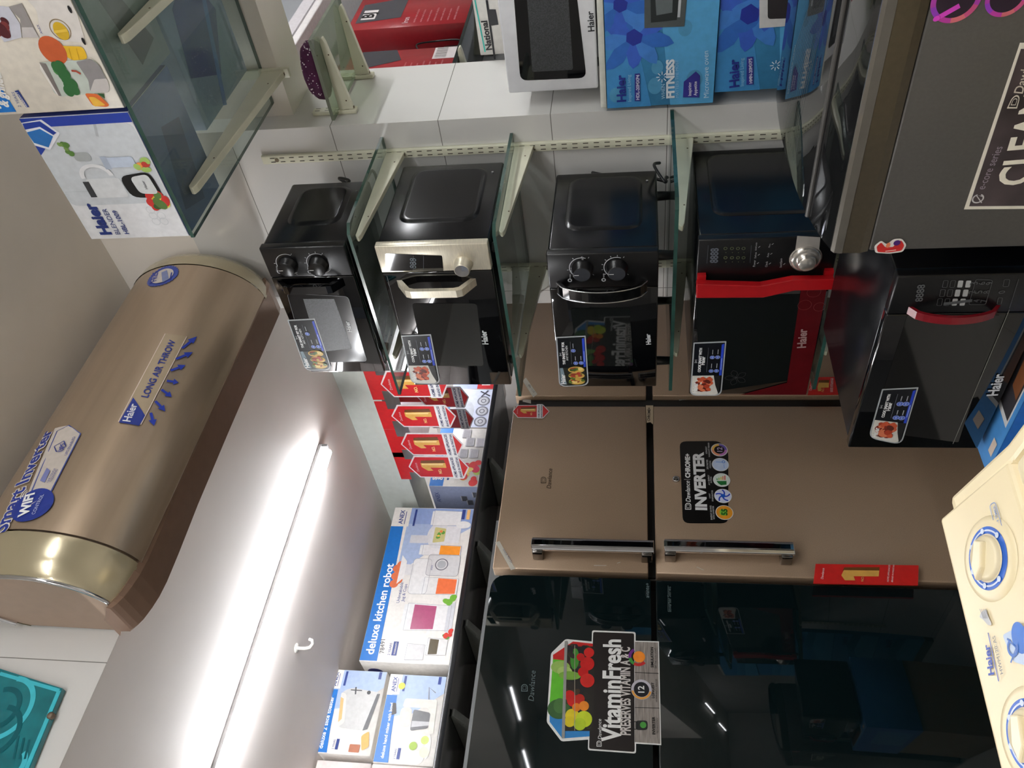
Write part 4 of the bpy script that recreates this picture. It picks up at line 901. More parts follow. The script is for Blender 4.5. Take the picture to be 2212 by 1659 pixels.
# beakers and the machine
jar(s, 0.065, 0.50, 0.085, 0.20, (205, 204, 204)); jar(s, 0.10, 0.72, 0.09, 0.22, (216, 214, 212), (90, 80, 60), .1, .55)
jar(s, 0.27, 0.42, 0.15, 0.5, (222, 220, 220), (170, 80, 116), .15, .66); s.ring((0.195, 0.62), 0.028, 0.038, ink((228, 226, 226)), 3.2, 90, 280)
s.poly([(0.19, 0.88), (0.35, 0.88), (0.37, 0.96), (0.17, 0.96)], ink((200, 200, 205)), 4)
s.blobs((0.36, 0.85, 0.40, 0.93), [(110, 170, 50)], 4, 0.012, 0.02, 4, 2); s.blobs((0.15, 0.9, 0.2, 0.96), [(200, 50, 40), (80, 130, 50)], 6, 0.008, 0.014, 4, 2)
s.rect(0.41, 0.38, 0.64, 0.60, ink((226, 225, 224)), 3, 0.02); s.rect(0.53, 0.55, 0.67, 0.93, ink((206, 205, 205)), 3.5, 0.015); s.border([(0.53, 0.55), (0.67, 0.55), (0.67, 0.93), (0.53, 0.93)], 0.002, ink((140, 140, 146)), 4, 0.015); s.border([(0.41, 0.38), (0.64, 0.38), (0.64, 0.60), (0.41, 0.60)], 0.0015, ink((150, 150, 156)), 4, 0.02); s.circ((0.605, 0.72), 0.020, ink((170, 172, 176)), 5); s.ring((0.605, 0.72), 0.026, 0.03, ink((90, 90, 100)), 5); s.text('ANEX', (0.565, 0.62), (0.60, 0.62), NV, 5)
s.poly([(0.47, 0.23), (0.66, 0.23), (0.62, 0.30), (0.51, 0.30)], ink((230, 228, 226)), 4); s.rect(0.53, 0.29, 0.60, 0.40, ink((218, 216, 216)), 3.8)
jar(s, 0.465, 0.55, 0.10, 0.40, (220, 218, 216), (226, 112, 66), .4, .95); jar(s, 0.70, 0.46, 0.065, 0.46, (222, 220, 220), (240, 150, 50), .45, .98)
s.circ((0.80, 0.62), 0.07, ink((214, 214, 216)), 3, 0.055); s.rect(0.745, 0.28, 0.80, 0.50, ink((206, 206, 210)), 3.4); s.poly([(0.75, 0.56), (0.86, 0.56), (0.85, 0.70), (0.76, 0.70)], ink((196, 190, 130)), 4, 0.006); s.rect(0.75, 0.70, 0.87, 0.88, ink((220, 220, 222)), 3.6, 0.01); s.blobs((0.77, 0.6, 0.84, 0.68), [(90, 150, 60), (240, 190, 70), (220, 120, 70)], 9, 0.005, 0.01, 5, 4)
jar(s, 0.925, 0.52, 0.10, 0.34, (226, 226, 226), (70, 130, 60), .12, .62)
s.circ((0.88, 0.9), 0.02, ink((228, 228, 226)), 4.5, 0.035)
# narrow end face
P2e = F((x0, YB, 0), (0, -1, 0), (0, 0, 1)); e = Pr(m, P2e, lambda q: q); e.circ((-0.10, z1 - 0.05), 0.035, ink((40, 40, 110)), 1)
solo('appliance_box', m, 'widest white and blue carton, food processor with pink jug printed, on the long shelf', 'box', ((x0 + x1) / 2, YB + 0.15, z0))
# toaster (upper) and mixer (lower), stacked
def smallbox(q, title, label, kind, dz=0):
    m = MB(); tl = on(*q[0], 1, YB); br = on(*q[1], 1, YB); x0, x1, z0, z1 = tl.x, br.x, br.z, tl.z
    carton(m, (x0, YB + 0.012, z0 + dz), (x1, YB + 0.28, z1), W_)
    P = Pr(m, FY(YB + 0.012), lambda q: q).clipped(x0, z0, x1, z1); s = P.sub([(x0, z1), (x1, z1), (x1, z0 + dz), (x0, z0 + dz)])
    s.poly([(0.5, 0.1), (0.995, 0.1), (0.995, 0.99), (0.80, 0.99), (0.55, 0.5)], LB, 1); s.poly([(0.01, 0.01), (0.75, 0.01), (0.75, 0.19), (0.3, 0.22), (0.01, 0.26)], AB, 2); anex(s, 0.76, 0.0, 0.995, 0.22)
    s.text(title, (0.05, 0.17), (0.66, 0.15), ink((242, 242, 242)), 3, 0.02); s.text('2 YEARS', (0.05, 0.36), (0.16, 0.36), NV, 3); s.rect(0.05, 0.38, 0.17, 0.43, NV, 3); s.rect(0.9, 0.86, 0.99, 0.91, NV, 3)
    s.rect(0.8, 0.26, 0.98, 0.30, NV, 3)
    if kind == 't':
        s.poly([(0.30, 0.34), (0.72, 0.26), (0.78, 0.42), (0.74, 0.93), (0.66, 0.95), (0.28, 0.78)], ink((196, 195, 193)), 4, 0.02); s.poly([(0.30, 0.34), (0.72, 0.26), (0.70, 0.36), (0.36, 0.44)], ink((216, 212, 206)), 4.5, 0.01)
        s.poly([(0.36, 0.33), (0.66, 0.27), (0.64, 0.33), (0.40, 0.38)], ink((214, 178, 120)), 5); s.poly([(0.28, 0.78), (0.72, 0.90), (0.72, 0.95), (0.30, 0.86)], ink((90, 90, 92)), 5)
        s.line([(0.75, 0.42), (0.75, 0.62)], 0.004, ink((60, 60, 62)), 6); s.circ((0.73, 0.75), 0.008, ink((60, 60, 62)), 6); s.line([(0.70, 0.52), (0.79, 0.50)], 0.006, ink((70, 70, 72)), 6)
        s.poly([(0.03, 0.62), (0.12, 0.62), (0.12, 0.80), (0.03, 0.80)], ink((168, 96, 60)), 4, 0.004); s.poly([(0.05, 0.84), (0.22, 0.78), (0.28, 0.90), (0.10, 0.95)], ink((214, 160, 76)), 5, 0.01)
    else:
        s.rect(0.40, 0.30, 0.62, 0.50, ink((200, 198, 190)), 4, 0.02); s.poly([(0.62, 0.32), (0.72, 0.34), (0.72, 0.90), (0.34, 0.92), (0.34, 0.84), (0.62, 0.78)], ink((206, 204, 196)), 3.6, 0.01)
        s.poly([(0.52, 0.16), (0.66, 0.14), (0.66, 0.20), (0.54, 0.24)], ink((60, 56, 52)), 5, 0.004); s.poly([(0.36, 0.52), (0.60, 0.52), (0.57, 0.82), (0.40, 0.82)], ink((120, 120, 122), 0.2), 5, 0.01); s.poly([(0.40, 0.53), (0.47, 0.53), (0.47, 0.82), (0.43, 0.82)], ink((190, 190, 192), 0.2), 5.5)
        s.circ((0.20, 0.62), 0.016, ink((150, 176, 70)), 5); s.circ((0.27, 0.80), 0.016, ink((186, 196, 110)), 5); s.circ((0.14, 0.82), 0.02, ink((220, 214, 186)), 4.5); s.circ((0.08, 0.72), 0.025, ink((226, 224, 222)), 4); s.circ((0.2, 0.86), 0.045, ink((214, 212, 206)), 4, 0.012); s.circ((0.86, 0.24), 0.014, ink((226, 220, 60)), 4); s.line([(0.72, 0.75), (0.86, 0.72), (0.80, 0.85)], 0.004, ink((130, 130, 134)), 5)
    e = Pr(m, F((x0, YB + 0.012, 0), (0, -1, 0), (0, 0, 1)), lambda q: q)
    return solo('appliance_box', m, label, 'box', ((x0 + x1) / 2, YB + 0.15, z0))
smallbox([(671, 1623), (838, 1449)], 'deluxe 2 slice toaster', 'small blue and white toaster carton, upper one of the stack of two', 't', 0.004)
smallbox([(803, 1645), (965, 1459)], 'deluxe hand mixer with bowl', 'small blue and white stand mixer carton under the toaster carton', 'm', 0.0)
for (zz0, zz1, lb) in ((1.018, 1.235, 'plain white carton at the photo edge beside the toaster carton'), (0.778, 1.014, 'plain white carton at the photo edge beside the mixer carton')):
    m = MB(); carton(m, (0.60, YB + 0.0, zz0), (0.992, YB + 0.28, zz1), ink((226, 216, 212))); solo('plain_box', m, lb, 'box', (0.8, YB + 0.14, zz0))
# black-edged shelf of the recess
m = MB(); bsh = mat('shelf_black_edge', (26, 27, 29), 0.2); m.box((-0.9, YB - 0.02, 0.748), (3.05, 3.615, 0.772), bsh, 0.001)
solo('long_shelf', m, 'long black edged shelf of boxed appliances above the refrigerators', 'shelf', (1.0, 3.4, 0.75))
DBR = mat('grey_bracket', (120, 122, 116), 0.5)
for i, x in enumerate((0.78, 1.215, 1.60, 1.995, 2.48)):
    bracket((x, 3.615, 0.747), (0, -1, 0), 0.385, 0.17, ('grey bracket under the long shelf, leftmost at the photo edge', 'grey bracket under the long shelf below the mixer carton', 'grey bracket under the long shelf above the dark fridge', 'grey bracket under the long shelf near the tape on the gold fridge', 'grey bracket under the long shelf above the NO.1 badge')[i], 'grey brackets of the long shelf', wd=0.03, m_=DBR, h2=0.02)
# boxes at the far end, behind the hanging banners
def farbox(x0, x1, z1, D, label, fn, side=None, base=W_):
    m = MB(); z0 = 0.7725; carton(m, (x0, YB + 0.0, z0), (x1, YB + D, z1), base); s = Pr(m, FY(YB), lambda q: q).clipped(x0, z0, x1, z1).sub([(x0, z1), (x1, z1), (x1, z0), (x0, z0)]); fn(s)
    if side: side(Pr(m, F((x0, 0, 0), (0, -1, 0), (0, 0, 1)), lambda q: q).clipped(-YB - D, z0, -YB, z1).sub([(-YB - D, z1), (-YB, z1), (-YB, z0), (-YB - D, z0)]))
    solo('appliance_box', m, label, 'box', ((x0 + x1) / 2, YB + 0.15, z0))
def fa(s):
    s.rect(0, 0, 1, 0.28, AB, 1); s.text('super juicer', (0.1, 0.13), (0.7, 0.13), W_, 2, 0.02); s.text('& vegetable', (0.1, 0.25), (0.6, 0.25), W_, 2, 0.02); s.rect(0.05, 0.36, 0.3, 0.5, W_, 1); s.rect(0.1, 0.34, 0.3, 0.38, NV, 2)
    s.blobs((0.03, 0.6, 0.4, 0.95), [(190, 50, 80), (214, 190, 110), (160, 180, 90), (200, 60, 60)], 20, 0.012, 0.026, 2, 6)
    for a, b in ((.55, .5), (.55, .72), (.75, .6), (.74, .82), (.9, .5)): jar(s, a, b, 0.14, 0.17, (190, 188, 190), (170, 168, 172), .1, .9)
def fas(s):
    s.rect(0, 0, 1, 1, ink((150, 160, 190)), 0); s.text('ANEX', (0.6, 0.16), (0.85, 0.16), NV, 2)
    for a, b in ((.8, .85), (.6, .7), (.5, .85), (.35, .75), (.7, .6)): jar(s, a, b, 0.12, 0.12, (70, 72, 80), (90, 92, 100), .1, .9)
def fb(s):
    s.rect(0, 0, 1, 1, ink((190, 196, 214)), 0); s.rect(0, 0, 1, 0.2, AB, 1); s.text('food processor', (0.1, 0.14), (0.8, 0.14), W_, 2, 0.02)
    for a in (.15, .42, .69): s.circ((a, .84), 0.034, ink((110, 112, 120)), 2); s.circ((a, .84), 0.026, ink((180, 182, 188)), 3); s.ring((a, .84), 0.010, 0.014, ink((80, 80, 88)), 4)
    s.circ((.4, .5), 0.08, ink((176, 180, 188)), 2, 0.05); s.circ((.2, .45), 0.03, ink((110, 112, 116)), 3, 0.05); s.line([(.82, .95), (.95, .75)], 0.008, ink((60, 60, 70)), 3); s.line([(.8, .78), (.97, .9)], 0.008, ink((60, 60, 70)), 3)
def fc_(s):
    s.rect(0, 0, 1, 1, ink((150, 160, 196)), 0); s.rect(0, 0.6, 1, 1, ink((170, 40, 44)), 1); s.rect(0.1, 0.7, 0.5, 0.9, ink((226, 222, 218)), 2)
farbox(2.292, 2.66, 1.018, 0.33, 'blue and white juicer carton behind the hanging banners, nearest the widest carton', fa, fas)
farbox(2.665, 2.93, 1.045, 0.33, 'pale carton with printed slicing discs behind the hanging banners', fb)
farbox(2.935, 3.2, 1.0, 0.33, 'red and blue carton behind the hanging banners, mostly hidden by the microwaves', fc_)

# ------------------------------------------------------------------ hanging NO.1 banners
def banner(X, y0, y1, zt, zb, label, strip):
    """y0 nearer; a chevron badge hung on a red strip"""
    T = Thing('hanging_banner', label, 'banner', (X, (y0 + y1) / 2, zb), 'red hanging banners under the beam'); fr = FX(X)
    m = MB(); P = Pr(m, fr, lambda q: q); a0, a1 = -y1, -y0
    q = [(a0, zt), (a1, zt), (a1, zb), (a0, zb)]
    s = P.sub(q); out = [(0, 0.14), (0.5, 0), (1, 0.14), (1, 0.88), (0.5, 1), (0, 0.88)]
    O3 = [fr.W(*s.m(k)) for k in out]; m.prism(O3, (0.0015, 0, 0), ink((226, 220, 222)))
    s.poly([(0.5 + (a - .5) * 0.90, 0.5 + (b - .5) * 0.955) for a, b in out], ink((200, 24, 30), 0.32), 1); one(s, 2); s.text('Dawlance', (0.3, 0.16), (0.7, 0.16), ink((240, 200, 200)), 4)
    s.poly([(-0.02, 0.70), (1.02, 0.70), (1.02, 0.87), (-0.02, 0.87)], ink((236, 236, 238)), 3)
    s.text('HOME APPLIANCES', (0.04, 0.775), (0.96, 0.775), ink((30, 40, 90)), 4, 0.03); s.text('BRAND IN PAKISTAN', (0.04, 0.855), (0.96, 0.855), ink((30, 40, 90)), 4, 0.03)
    bd = T.part('badge', m)
    m = MB(); P = Pr(m, F((X + 0.004, 0, 0), (0, -1, 0), (0, 0, 1)), lambda q: q); z1 = strip
    fr2 = FX(X + 0.003); m.prism([fr2.W(a0 - 0.02, z1 - 0.05), fr2.W(a1 + 0.02, z1 - 0.05), fr2.W(a1 + 0.02, z1), fr2.W(a0 - 0.02, z1)], (0.001, 0, 0), ink((204, 26, 32), 0.35))
    m.prism([fr2.W(a0 + 0.035, zt - 0.05), fr2.W(a1 - 0.03, zt - 0.05), fr2.W(a1 - 0.03, z1 - 0.05), fr2.W(a0 + 0.035, z1 - 0.05)], (0.001, 0, 0), ink((204, 26, 32), 0.35))
    T.part('strip', m)
names = ('nearest to the microwaves', 'second from the microwaves', 'third from the microwaves', 'farthest, at the left end')
XB = 2.222
for i, (pa, pb) in enumerate((((833, 858), (985, 800)), ((851, 922), (980, 875)), ((871, 983), (1000, 936)), ((890, 1031), (1012, 986)))):
    A = on(pa[0], pa[1], 0, XB); B = on(pb[0], pb[1], 0, XB)
    banner(XB, min(A.y, B.y), max(A.y, B.y), 1.055, 0.770, 'red NO.1 banner in the front row, %s' % names[i], 1.112)
for i, (pa, pb) in enumerate((((900, 880), (1018, 835)), ((930, 925), (1028, 883)))):
    A = on(pa[0], pa[1], 0, 2.5); B = on(pb[0], pb[1], 0, 2.5)
    banner(2.5, min(A.y, B.y), max(A.y, B.y), 1.03, 0.782, 'red NO.1 banner of the back row, %s of the two showing' % ('right one' if i == 0 else 'left one'), 1.215)

# ------------------------------------------------------------------ boxes on the upper glass shelf
XU = 1.43
# Haier blender carton
m = MB(); y0, y1, z0, z1 = 0.733, 1.040, 1.012, 1.256
bl = ink((30, 58, 150)); carton(m, (XU, y0, z0), (XU + 0.2, y1, z1), ink((224, 224, 226)))
s = Pr(m, FX(XU), lambda q: q).clipped(-y1, z0, -y0, z1).sub([(-y1, z1), (-y0, z1), (-y0, z0), (-y1, z0)])
s.rect(0, 0, 1, 1, ink((222, 222, 224)), 0); s.rect(0.30, 0.0, 0.93, 0.99, ink((200, 204, 208)), 0.5, 0.02)
s.poly([(0.93, 0), (1, 0), (1, 1), (0.93, 1)], ink((36, 62, 160)), 2); s.poly([(0.72, 0.0), (1, 0), (1, 0.2), (0.93, 0.2), (0.89, 0.27)], bl, 2)
s.poly([(0.80, -0.0), (0.97, 0.0), (0.985, 0.20), (0.88, 0.30), (0.76, 0.12)], ink((230, 230, 235)), 3); s.poly([(0.82, 0.01), (0.90, 0.0), (0.92, 0.14), (0.86, 0.22), (0.78, 0.12)], ink((40, 110, 180)), 4); s.poly([(0.92, 0.0), (0.965, 0.01), (0.975, 0.18), (0.885, 0.27), (0.87, 0.23), (0.935, 0.15)], bl, 4)
s.text('Haier', (0.04, 0.24), (0.32, 0.24), ink((34, 52, 120)), 3, 0.05, h=0.028); s.text('BLENDER', (0.04, 0.33), (0.27, 0.33), ink((44, 60, 120)), 3, 0.0); s.text('HBL-1009', (0.04, 0.42), (0.25, 0.42), ink((34, 52, 120)), 3, 0.02)
s.rect(0.36, 0.28, 0.52, 0.62, ink((214, 216, 218)), 3, 0.01); s.rect(0.37, 0.25, 0.50, 0.31, ink((52, 54, 58)), 4); s.ring((0.54, 0.42), 0.022, 0.030, ink((224, 224, 226)), 4, -90, 100, sy=1.3)
s.poly([(0.355, 0.64), (0.53, 0.62), (0.56, 0.93), (0.34, 0.95)], ink((24, 25, 28), 0.2), 4, 0.02); s.poly([(0.385, 0.74), (0.52, 0.72), (0.54, 0.90), (0.375, 0.92)], ink((206, 208, 208)), 5, 0.012); s.text('Haier', (0.42, 0.84), (0.49, 0.84), ink((70, 70, 74)), 6)
s.rect(0.60, 0.56, 0.68, 0.84, ink((190, 200, 216)), 3.5, 0.006); s.rect(0.59, 0.54, 0.69, 0.60, ink((170, 180, 196)), 4); s.rect(0.66, 0.30, 0.73, 0.46, ink((166, 170, 170)), 2, 0.01)
s.blobs((0.72, 0.22, 0.80, 0.32), [(120, 150, 80), (90, 130, 60)], 8, 0.004, 0.008, 3, 3)
s.blobs((0.27, 0.80, 0.38, 0.95), [(200, 50, 46), (90, 120, 60), (220, 190, 60), (60, 90, 44), (226, 214, 90)], 16, 0.008, 0.016, 4, 11); s.blobs((0.56, 0.84, 0.66, 0.96), [(160, 190, 100), (230, 150, 70), (190, 60, 50)], 8, 0.006, 0.012, 4, 5)
s.line([(0.42, 0.02), (0.42, 0.35)], 0.001, ink((180, 186, 190)), 1); s.line([(0.84, 0.62), (0.95, 0.66)], 0.006, ink((176, 180, 184)), 1.5)
for k in range(5): s.ring((0.14 + 0.05 * (k % 3), 0.75 + 0.08 * (k // 3)), 0.008, 0.010, ink((206, 208, 210)), 1)
# right flank printed dark blue
e = Pr(m, FY(y0), lambda q: q); e.lpoly([(XU + 0.001, z0 + 0.001), (XU + 0.199, z0 + 0.001), (XU + 0.199, z1 - 0.001), (XU + 0.001, z1 - 0.001)], ink((44, 60, 130)), 0)
# underside print
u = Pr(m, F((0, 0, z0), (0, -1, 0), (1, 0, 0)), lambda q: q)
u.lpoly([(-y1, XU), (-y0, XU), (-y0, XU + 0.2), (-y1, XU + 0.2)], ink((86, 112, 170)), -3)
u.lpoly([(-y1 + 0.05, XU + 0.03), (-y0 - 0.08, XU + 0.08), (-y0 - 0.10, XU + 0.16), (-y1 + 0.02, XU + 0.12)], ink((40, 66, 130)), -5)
solo('blender_box', m, 'white blender carton with blue edge standing on the upper glass shelf', 'box', (XU + 0.1, (y0 + y1) / 2, z0))
# ANEX carton
XA = 1.425; m = MB(); y0, y1, z0, z1 = 0.33, 0.722, 1.012, 1.40
cr = ink((232, 224, 210)); carton(m, (XA, y0, z0), (XA + 0.24, y1, z1), cr)
P = Pr(m, FX(XA)).clipped(-y1, z0, -y0, z1); P.poly([(-200, 236), (-200, 200), (0, 184), (36, 241), (-60, 246)], AB, 1)
P.text('& grinder', (20, 232), (0, 150), W_, 2, 0.04, h=0.02); P.text('set', (4, 234), (-8, 214), W_, 2, 0.04, h=0.02)
P.text('2 YEARS', (47, 231), (31, 198), ink((120, 130, 170)), 2, 0.0); P.poly([(57, 231), (32, 196), (40, 194), (64, 231)], NV, 2); P.text('WARRANTY', (61, 230), (38, 197), W_, 3, 0.02)
gy, g2 = ink((214, 208, 202)), ink((150, 144, 142), 0.25)
P.poly([(80, 20), (40, -20), (150, -30), (186, 92), (96, 84), (88, 78)], gy, 2, 0.01)
P.poly([(18, 14), (48, 6), (85, 80), (50, 80), (44, 40)], g2, 3); P.poly([(50, 80), (85, 80), (72, 58), (48, 58)], ink((196, 190, 188), 0.3), 3.5)
P.circ((133, 66), 0.017, ink((206, 168, 40)), 4, 0.014); P.ring((131, 63), 0.018, 0.020, ink((140, 120, 90)), 3); P.line([(118, 68), (147, 64)], 0.005, ink((226, 190, 70)), 5); P.text('ANEX', (94, 72), (84, 52), NV, 4)
P.poly([(-10, 60), (-10, 10), (20, 14), (44, 50), (48, 80), (10, 90)], ink((200, 200, 210)), 3); P.blobs((-5, 40, 12, 75), [(80, 30, 36), (120, 50, 50)], 10, 0.006, 0.012, 4, 3)
P.circ((115, 108), 0.028, ink((196, 92, 50)), 2.5, 0.026); P.poly([(128, 98), (180, 100), (191, 126), (160, 131), (138, 118)], ink((226, 180, 44)), 3, 0.008); P.line([(150, 103), (156, 128)], 0.001, ink((196, 150, 30)), 4); P.line([(166, 103), (172, 128)], 0.001, ink((196, 150, 30)), 4)
P.poly([(86, 134), (108, 133), (200, 127), (216, 140), (238, 185), (236, 198), (132, 208), (118, 200)], ink((186, 194, 184)), 3, 0.004)
P.poly([(86, 134), (96, 140), (132, 208), (124, 204), (88, 148)], ink((226, 220, 214)), 4, 0.004); P.poly([(86, 134), (100, 136), (134, 206), (128, 206)], ink((120, 112, 108)), 4)
P.poly([(165, 132), (197, 126), (216, 140), (238, 188), (234, 199), (196, 196), (192, 172)], ink((140, 136, 136), 0.25), 5, 0.004); P.poly([(205, 170), (232, 168), (238, 188), (234, 199), (196, 196)], ink((196, 190, 186), 0.3), 5.5, 0.004)
P.blobs((118, 140, 160, 160), [(50, 110, 60), (70, 130, 70)], 1, 0.01, 0.012, 6, 3)
for c in ((124, 144), (134, 150), (138, 162), (145, 172), (150, 184), (158, 180), (150, 195), (162, 192), (142, 158), (132, 142)): P.circ(c, 0.012, ink((48, 104, 56)), 6 + c[0] % 3 * .1, 0.010)
P.line([(156, 151), (166, 152), (176, 158)], 0.004, ink((170, 70, 50)), 7)
P.poly([(183, 200), (212, 202), (238, 226), (232, 230), (202, 228)], ink((224, 112, 56)), 4, 0.006); P.poly([(192, 208), (206, 208), (230, 226), (205, 229)], ink((232, 180, 70)), 5, 0.004); P.poly([(210, 200), (226, 202), (228, 212)], ink((50, 90, 50)), 4)
for c in ((152, 19), (182, 88)): P.circ(c, 0.007, ink((24, 24, 26)), 5, 0.003)
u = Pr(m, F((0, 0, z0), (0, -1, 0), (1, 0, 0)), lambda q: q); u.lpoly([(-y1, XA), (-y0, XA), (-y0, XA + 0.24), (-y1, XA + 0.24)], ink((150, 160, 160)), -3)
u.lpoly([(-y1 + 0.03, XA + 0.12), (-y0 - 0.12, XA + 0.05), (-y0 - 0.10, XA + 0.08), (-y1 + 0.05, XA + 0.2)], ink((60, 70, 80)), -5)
solo('grinder_box', m, 'cream carton with blue band, fruit and a chopper jar printed, on the upper glass shelf', 'box', (XA + 0.12, (y0 + y1) / 2, z0))
# small blue carton lying behind them on the same glass
m = MB(); carton(m, (1.68, 0.55, 1.012), (1.98, 0.92, 1.16), ink((140, 160, 190)))
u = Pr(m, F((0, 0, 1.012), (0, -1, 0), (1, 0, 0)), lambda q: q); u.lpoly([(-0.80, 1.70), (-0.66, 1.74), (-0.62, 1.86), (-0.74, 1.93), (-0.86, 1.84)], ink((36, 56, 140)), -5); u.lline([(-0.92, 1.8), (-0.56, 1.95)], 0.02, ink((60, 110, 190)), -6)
solo('flat_box', m, 'blue and grey carton seen through the underside of the upper glass shelf', 'box', (1.83, 0.73, 1.012))
# ------------------------------------------------------------------ beside the column: small shelf, niche of boxed irons
zS = 0.818; GLN = glassmat('niche_glass', (0.78, 0.86, 0.74), 0.05, 1.5, 0.25, (0.42, 0.48, 0.36)); GEN = mat('glass_edge_grey', (112, 118, 104), 0.2, var=0.1)
glass_shelf((1.985, 0.855, zS), (2.275, 1.078, zS + 0.009), 'small murky glass shelf on the side of the column under the purple cap', None, 0, edge=GEN, gl=GLN)
for i, x in enumerate((2.040, 2.240)):
    standard(x, 0.765 if i else 0.768, 0.895, 'short worn cream channel holding the small shelf, %s' % ('nearer the column corner' if i == 0 else 'next to the niche'), 'y', 1.0853, 0.024)
    bracket((x, 1.073, zS - 0.001), (0, -1, 0), 0.20, 0.042, 'worn cream bracket under the small shelf, %s' % ('nearer the column corner' if i == 0 else 'next to the niche'), 'worn brackets under the small shelf', wd=0.014)
# purple beaded cap
m = MB(); pu = mat('purple_fabric', (74, 22, 62), 0.85, var=0.12, scale=60, bump=0.3); seg = 22; rings = []
c0 = Vector((2.03, 0.955, zS + 0.0095))
for k, (r, h) in enumerate(((0.2, 0.0), (0.92, 0.0), (1.0, 0.012), (0.97, 0.028), (0.8, 0.042), (0.5, 0.05), (0.1, 0.052))):
    rings.append([c0 + Vector((0.045 * r * math.cos(a) * (1 + 0.06 * math.sin(3 * a)), 0.085 * r * math.sin(a) * (1 + 0.05 * math.cos(2 * a)), h)) for a in [i * 2 * math.pi / seg for i in range(seg)]])
m.loft(rings, pu, True, True, True); T = Thing('beaded_cap', 'dark purple cap with small white beads lying on the small glass shelf', 'cap', c0); T.part('fabric', m)
bd = mat('white_bead', (225, 215, 220), 0.3); rd = random.Random(4); m = MB()
for k in range(90):
    a = rd.uniform(math.pi * 0.75, math.pi * 1.9); h = rd.uniform(0.006, 0.046); r = 1.0 if h < 0.03 else 1.0 - (h - 0.03) * 22
    p_ = c0 + Vector((0.045 * r * math.cos(a) * (1 + 0.06 * math.sin(3 * a)), 0.085 * r * math.sin(a) * (1 + 0.05 * math.cos(2 * a)), h)); b = bmesh.new(); bmesh.ops.create_icosphere(b, subdivisions=1, radius=rd.uniform(0.0010, 0.0024))
    for v in b.verts: v.co += p_
    m.bm(b, bd, True)
o = T.part('beads', m); o['kind'] = 'stuff'
# niche: shelf with red cartons
YN = 1.20
m = MB(); m.box((2.31, YN, 0.585), (3.60, 1.415, 0.597), mat('dark_shelf_glass', (30, 38, 38), 0.1), 0.001); solo('niche_shelf', m, 'dark glass shelf in the niche carrying the red cartons', 'shelf', (2.9, 1.3, 0.585))
for i, x in enumerate((2.60, 3.05)):
    bracket((x, 1.415, 0.584), (0, -1, 0), 0.24, 0.05, 'cream bracket under the dark niche shelf, %s' % ('nearer the column' if i == 0 else 'farther into the niche'), 'niche shelf brackets', wd=0.02)
rdm = ink((150, 34, 42), 0.3)
def redbox(x0, x1, z1, label, hot):
    m = MB(); z0 = 0.598; carton(m, (x0, YN + 0.02, z0), (x1, YN + 0.17, z1), rdm); s = Pr(m, FY(YN + 0.02), lambda q: q).clipped(x0, z0, x1, z1).sub([(x0, z1), (x1, z1), (x1, z0), (x0, z0)])
    if not hot:
        s.poly([(1.0, 0.1), (0.35, 0.12), (0.62, 0.50), (1.0, 0.42)], ink((60, 60, 66)), 1); s.rect(0.58, 0.78, 0.98, 0.98, ink((214, 206, 206)), 1)
        for k in range(12): s.line([(0.86, 0.84 + 0.0), (0.86, 0.84)], 0.001, BLK and ink(BLK), 2) if False else s.line([(0.62 + k * 0.03, 0.80), (0.62 + k * 0.03, 0.90)], 0.0012 + 0.0006 * (k % 3), ink(BLK), 2)
    else:
        s.poly([(0.2, 0.05), (0.8, 0.05), (0.95, 0.42), (0.3, 0.42)], ink((70, 70, 76)), 1); s.rect(0.3, 0.08, 0.6, 0.2, ink((226, 220, 220)), 2); s.text('BJ', (0.35, 0.18), (0.52, 0.18), ink(BLK), 3, 0.03)
    for k in range(7): s.text('stainless steel soleplate', (0.1, 0.56 + k * 0.055), (0.52 - 0.03 * (k % 3), 0.56 + k * 0.055), ink((206, 140, 146)), 2)
    s.text('Iron', (0.1, 0.5), (0.28, 0.5), ink((220, 180, 184)), 2, 0.02)
    solo('iron_box', m, label, 'box', ((x0 + x1) / 2, YN + 0.1, z0))
redbox(2.500, 2.705, 0.98, 'red carton with a barcode label on the niche shelf, next to the column', False)
redbox(2.89, 3.16, 1.05, 'red carton with a bright reflection, farther along the niche shelf', True)
m = MB(); c = Vector((2.76, 1.30, 0.598)); m.box(c + Vector((0.0, -0.03, 0)), c + Vector((0.075, 0.03, 0.09)), MWP, 0.012); T = Thing('power_adapter', 'black adapter with a coiled cable between the two red cartons', 'adapter', c); T.part('body', m)
m = MB(); m.tube(wire([c + Vector((0.02, -0.03, 0.06)), c + Vector((-0.02, -0.05, 0.14)), c + Vector((0.02, -0.06, 0.17)), c + Vector((0.06, -0.05, 0.12)), c + Vector((0.05, -0.055, 0.03)), c + Vector((0.0, -0.06, 0.01)), c + Vector((-0.03, -0.05, 0.08)), c + Vector((0.01, -0.04, 0.13))]), 0.003, CABLE, 8); T.part('cable', m)
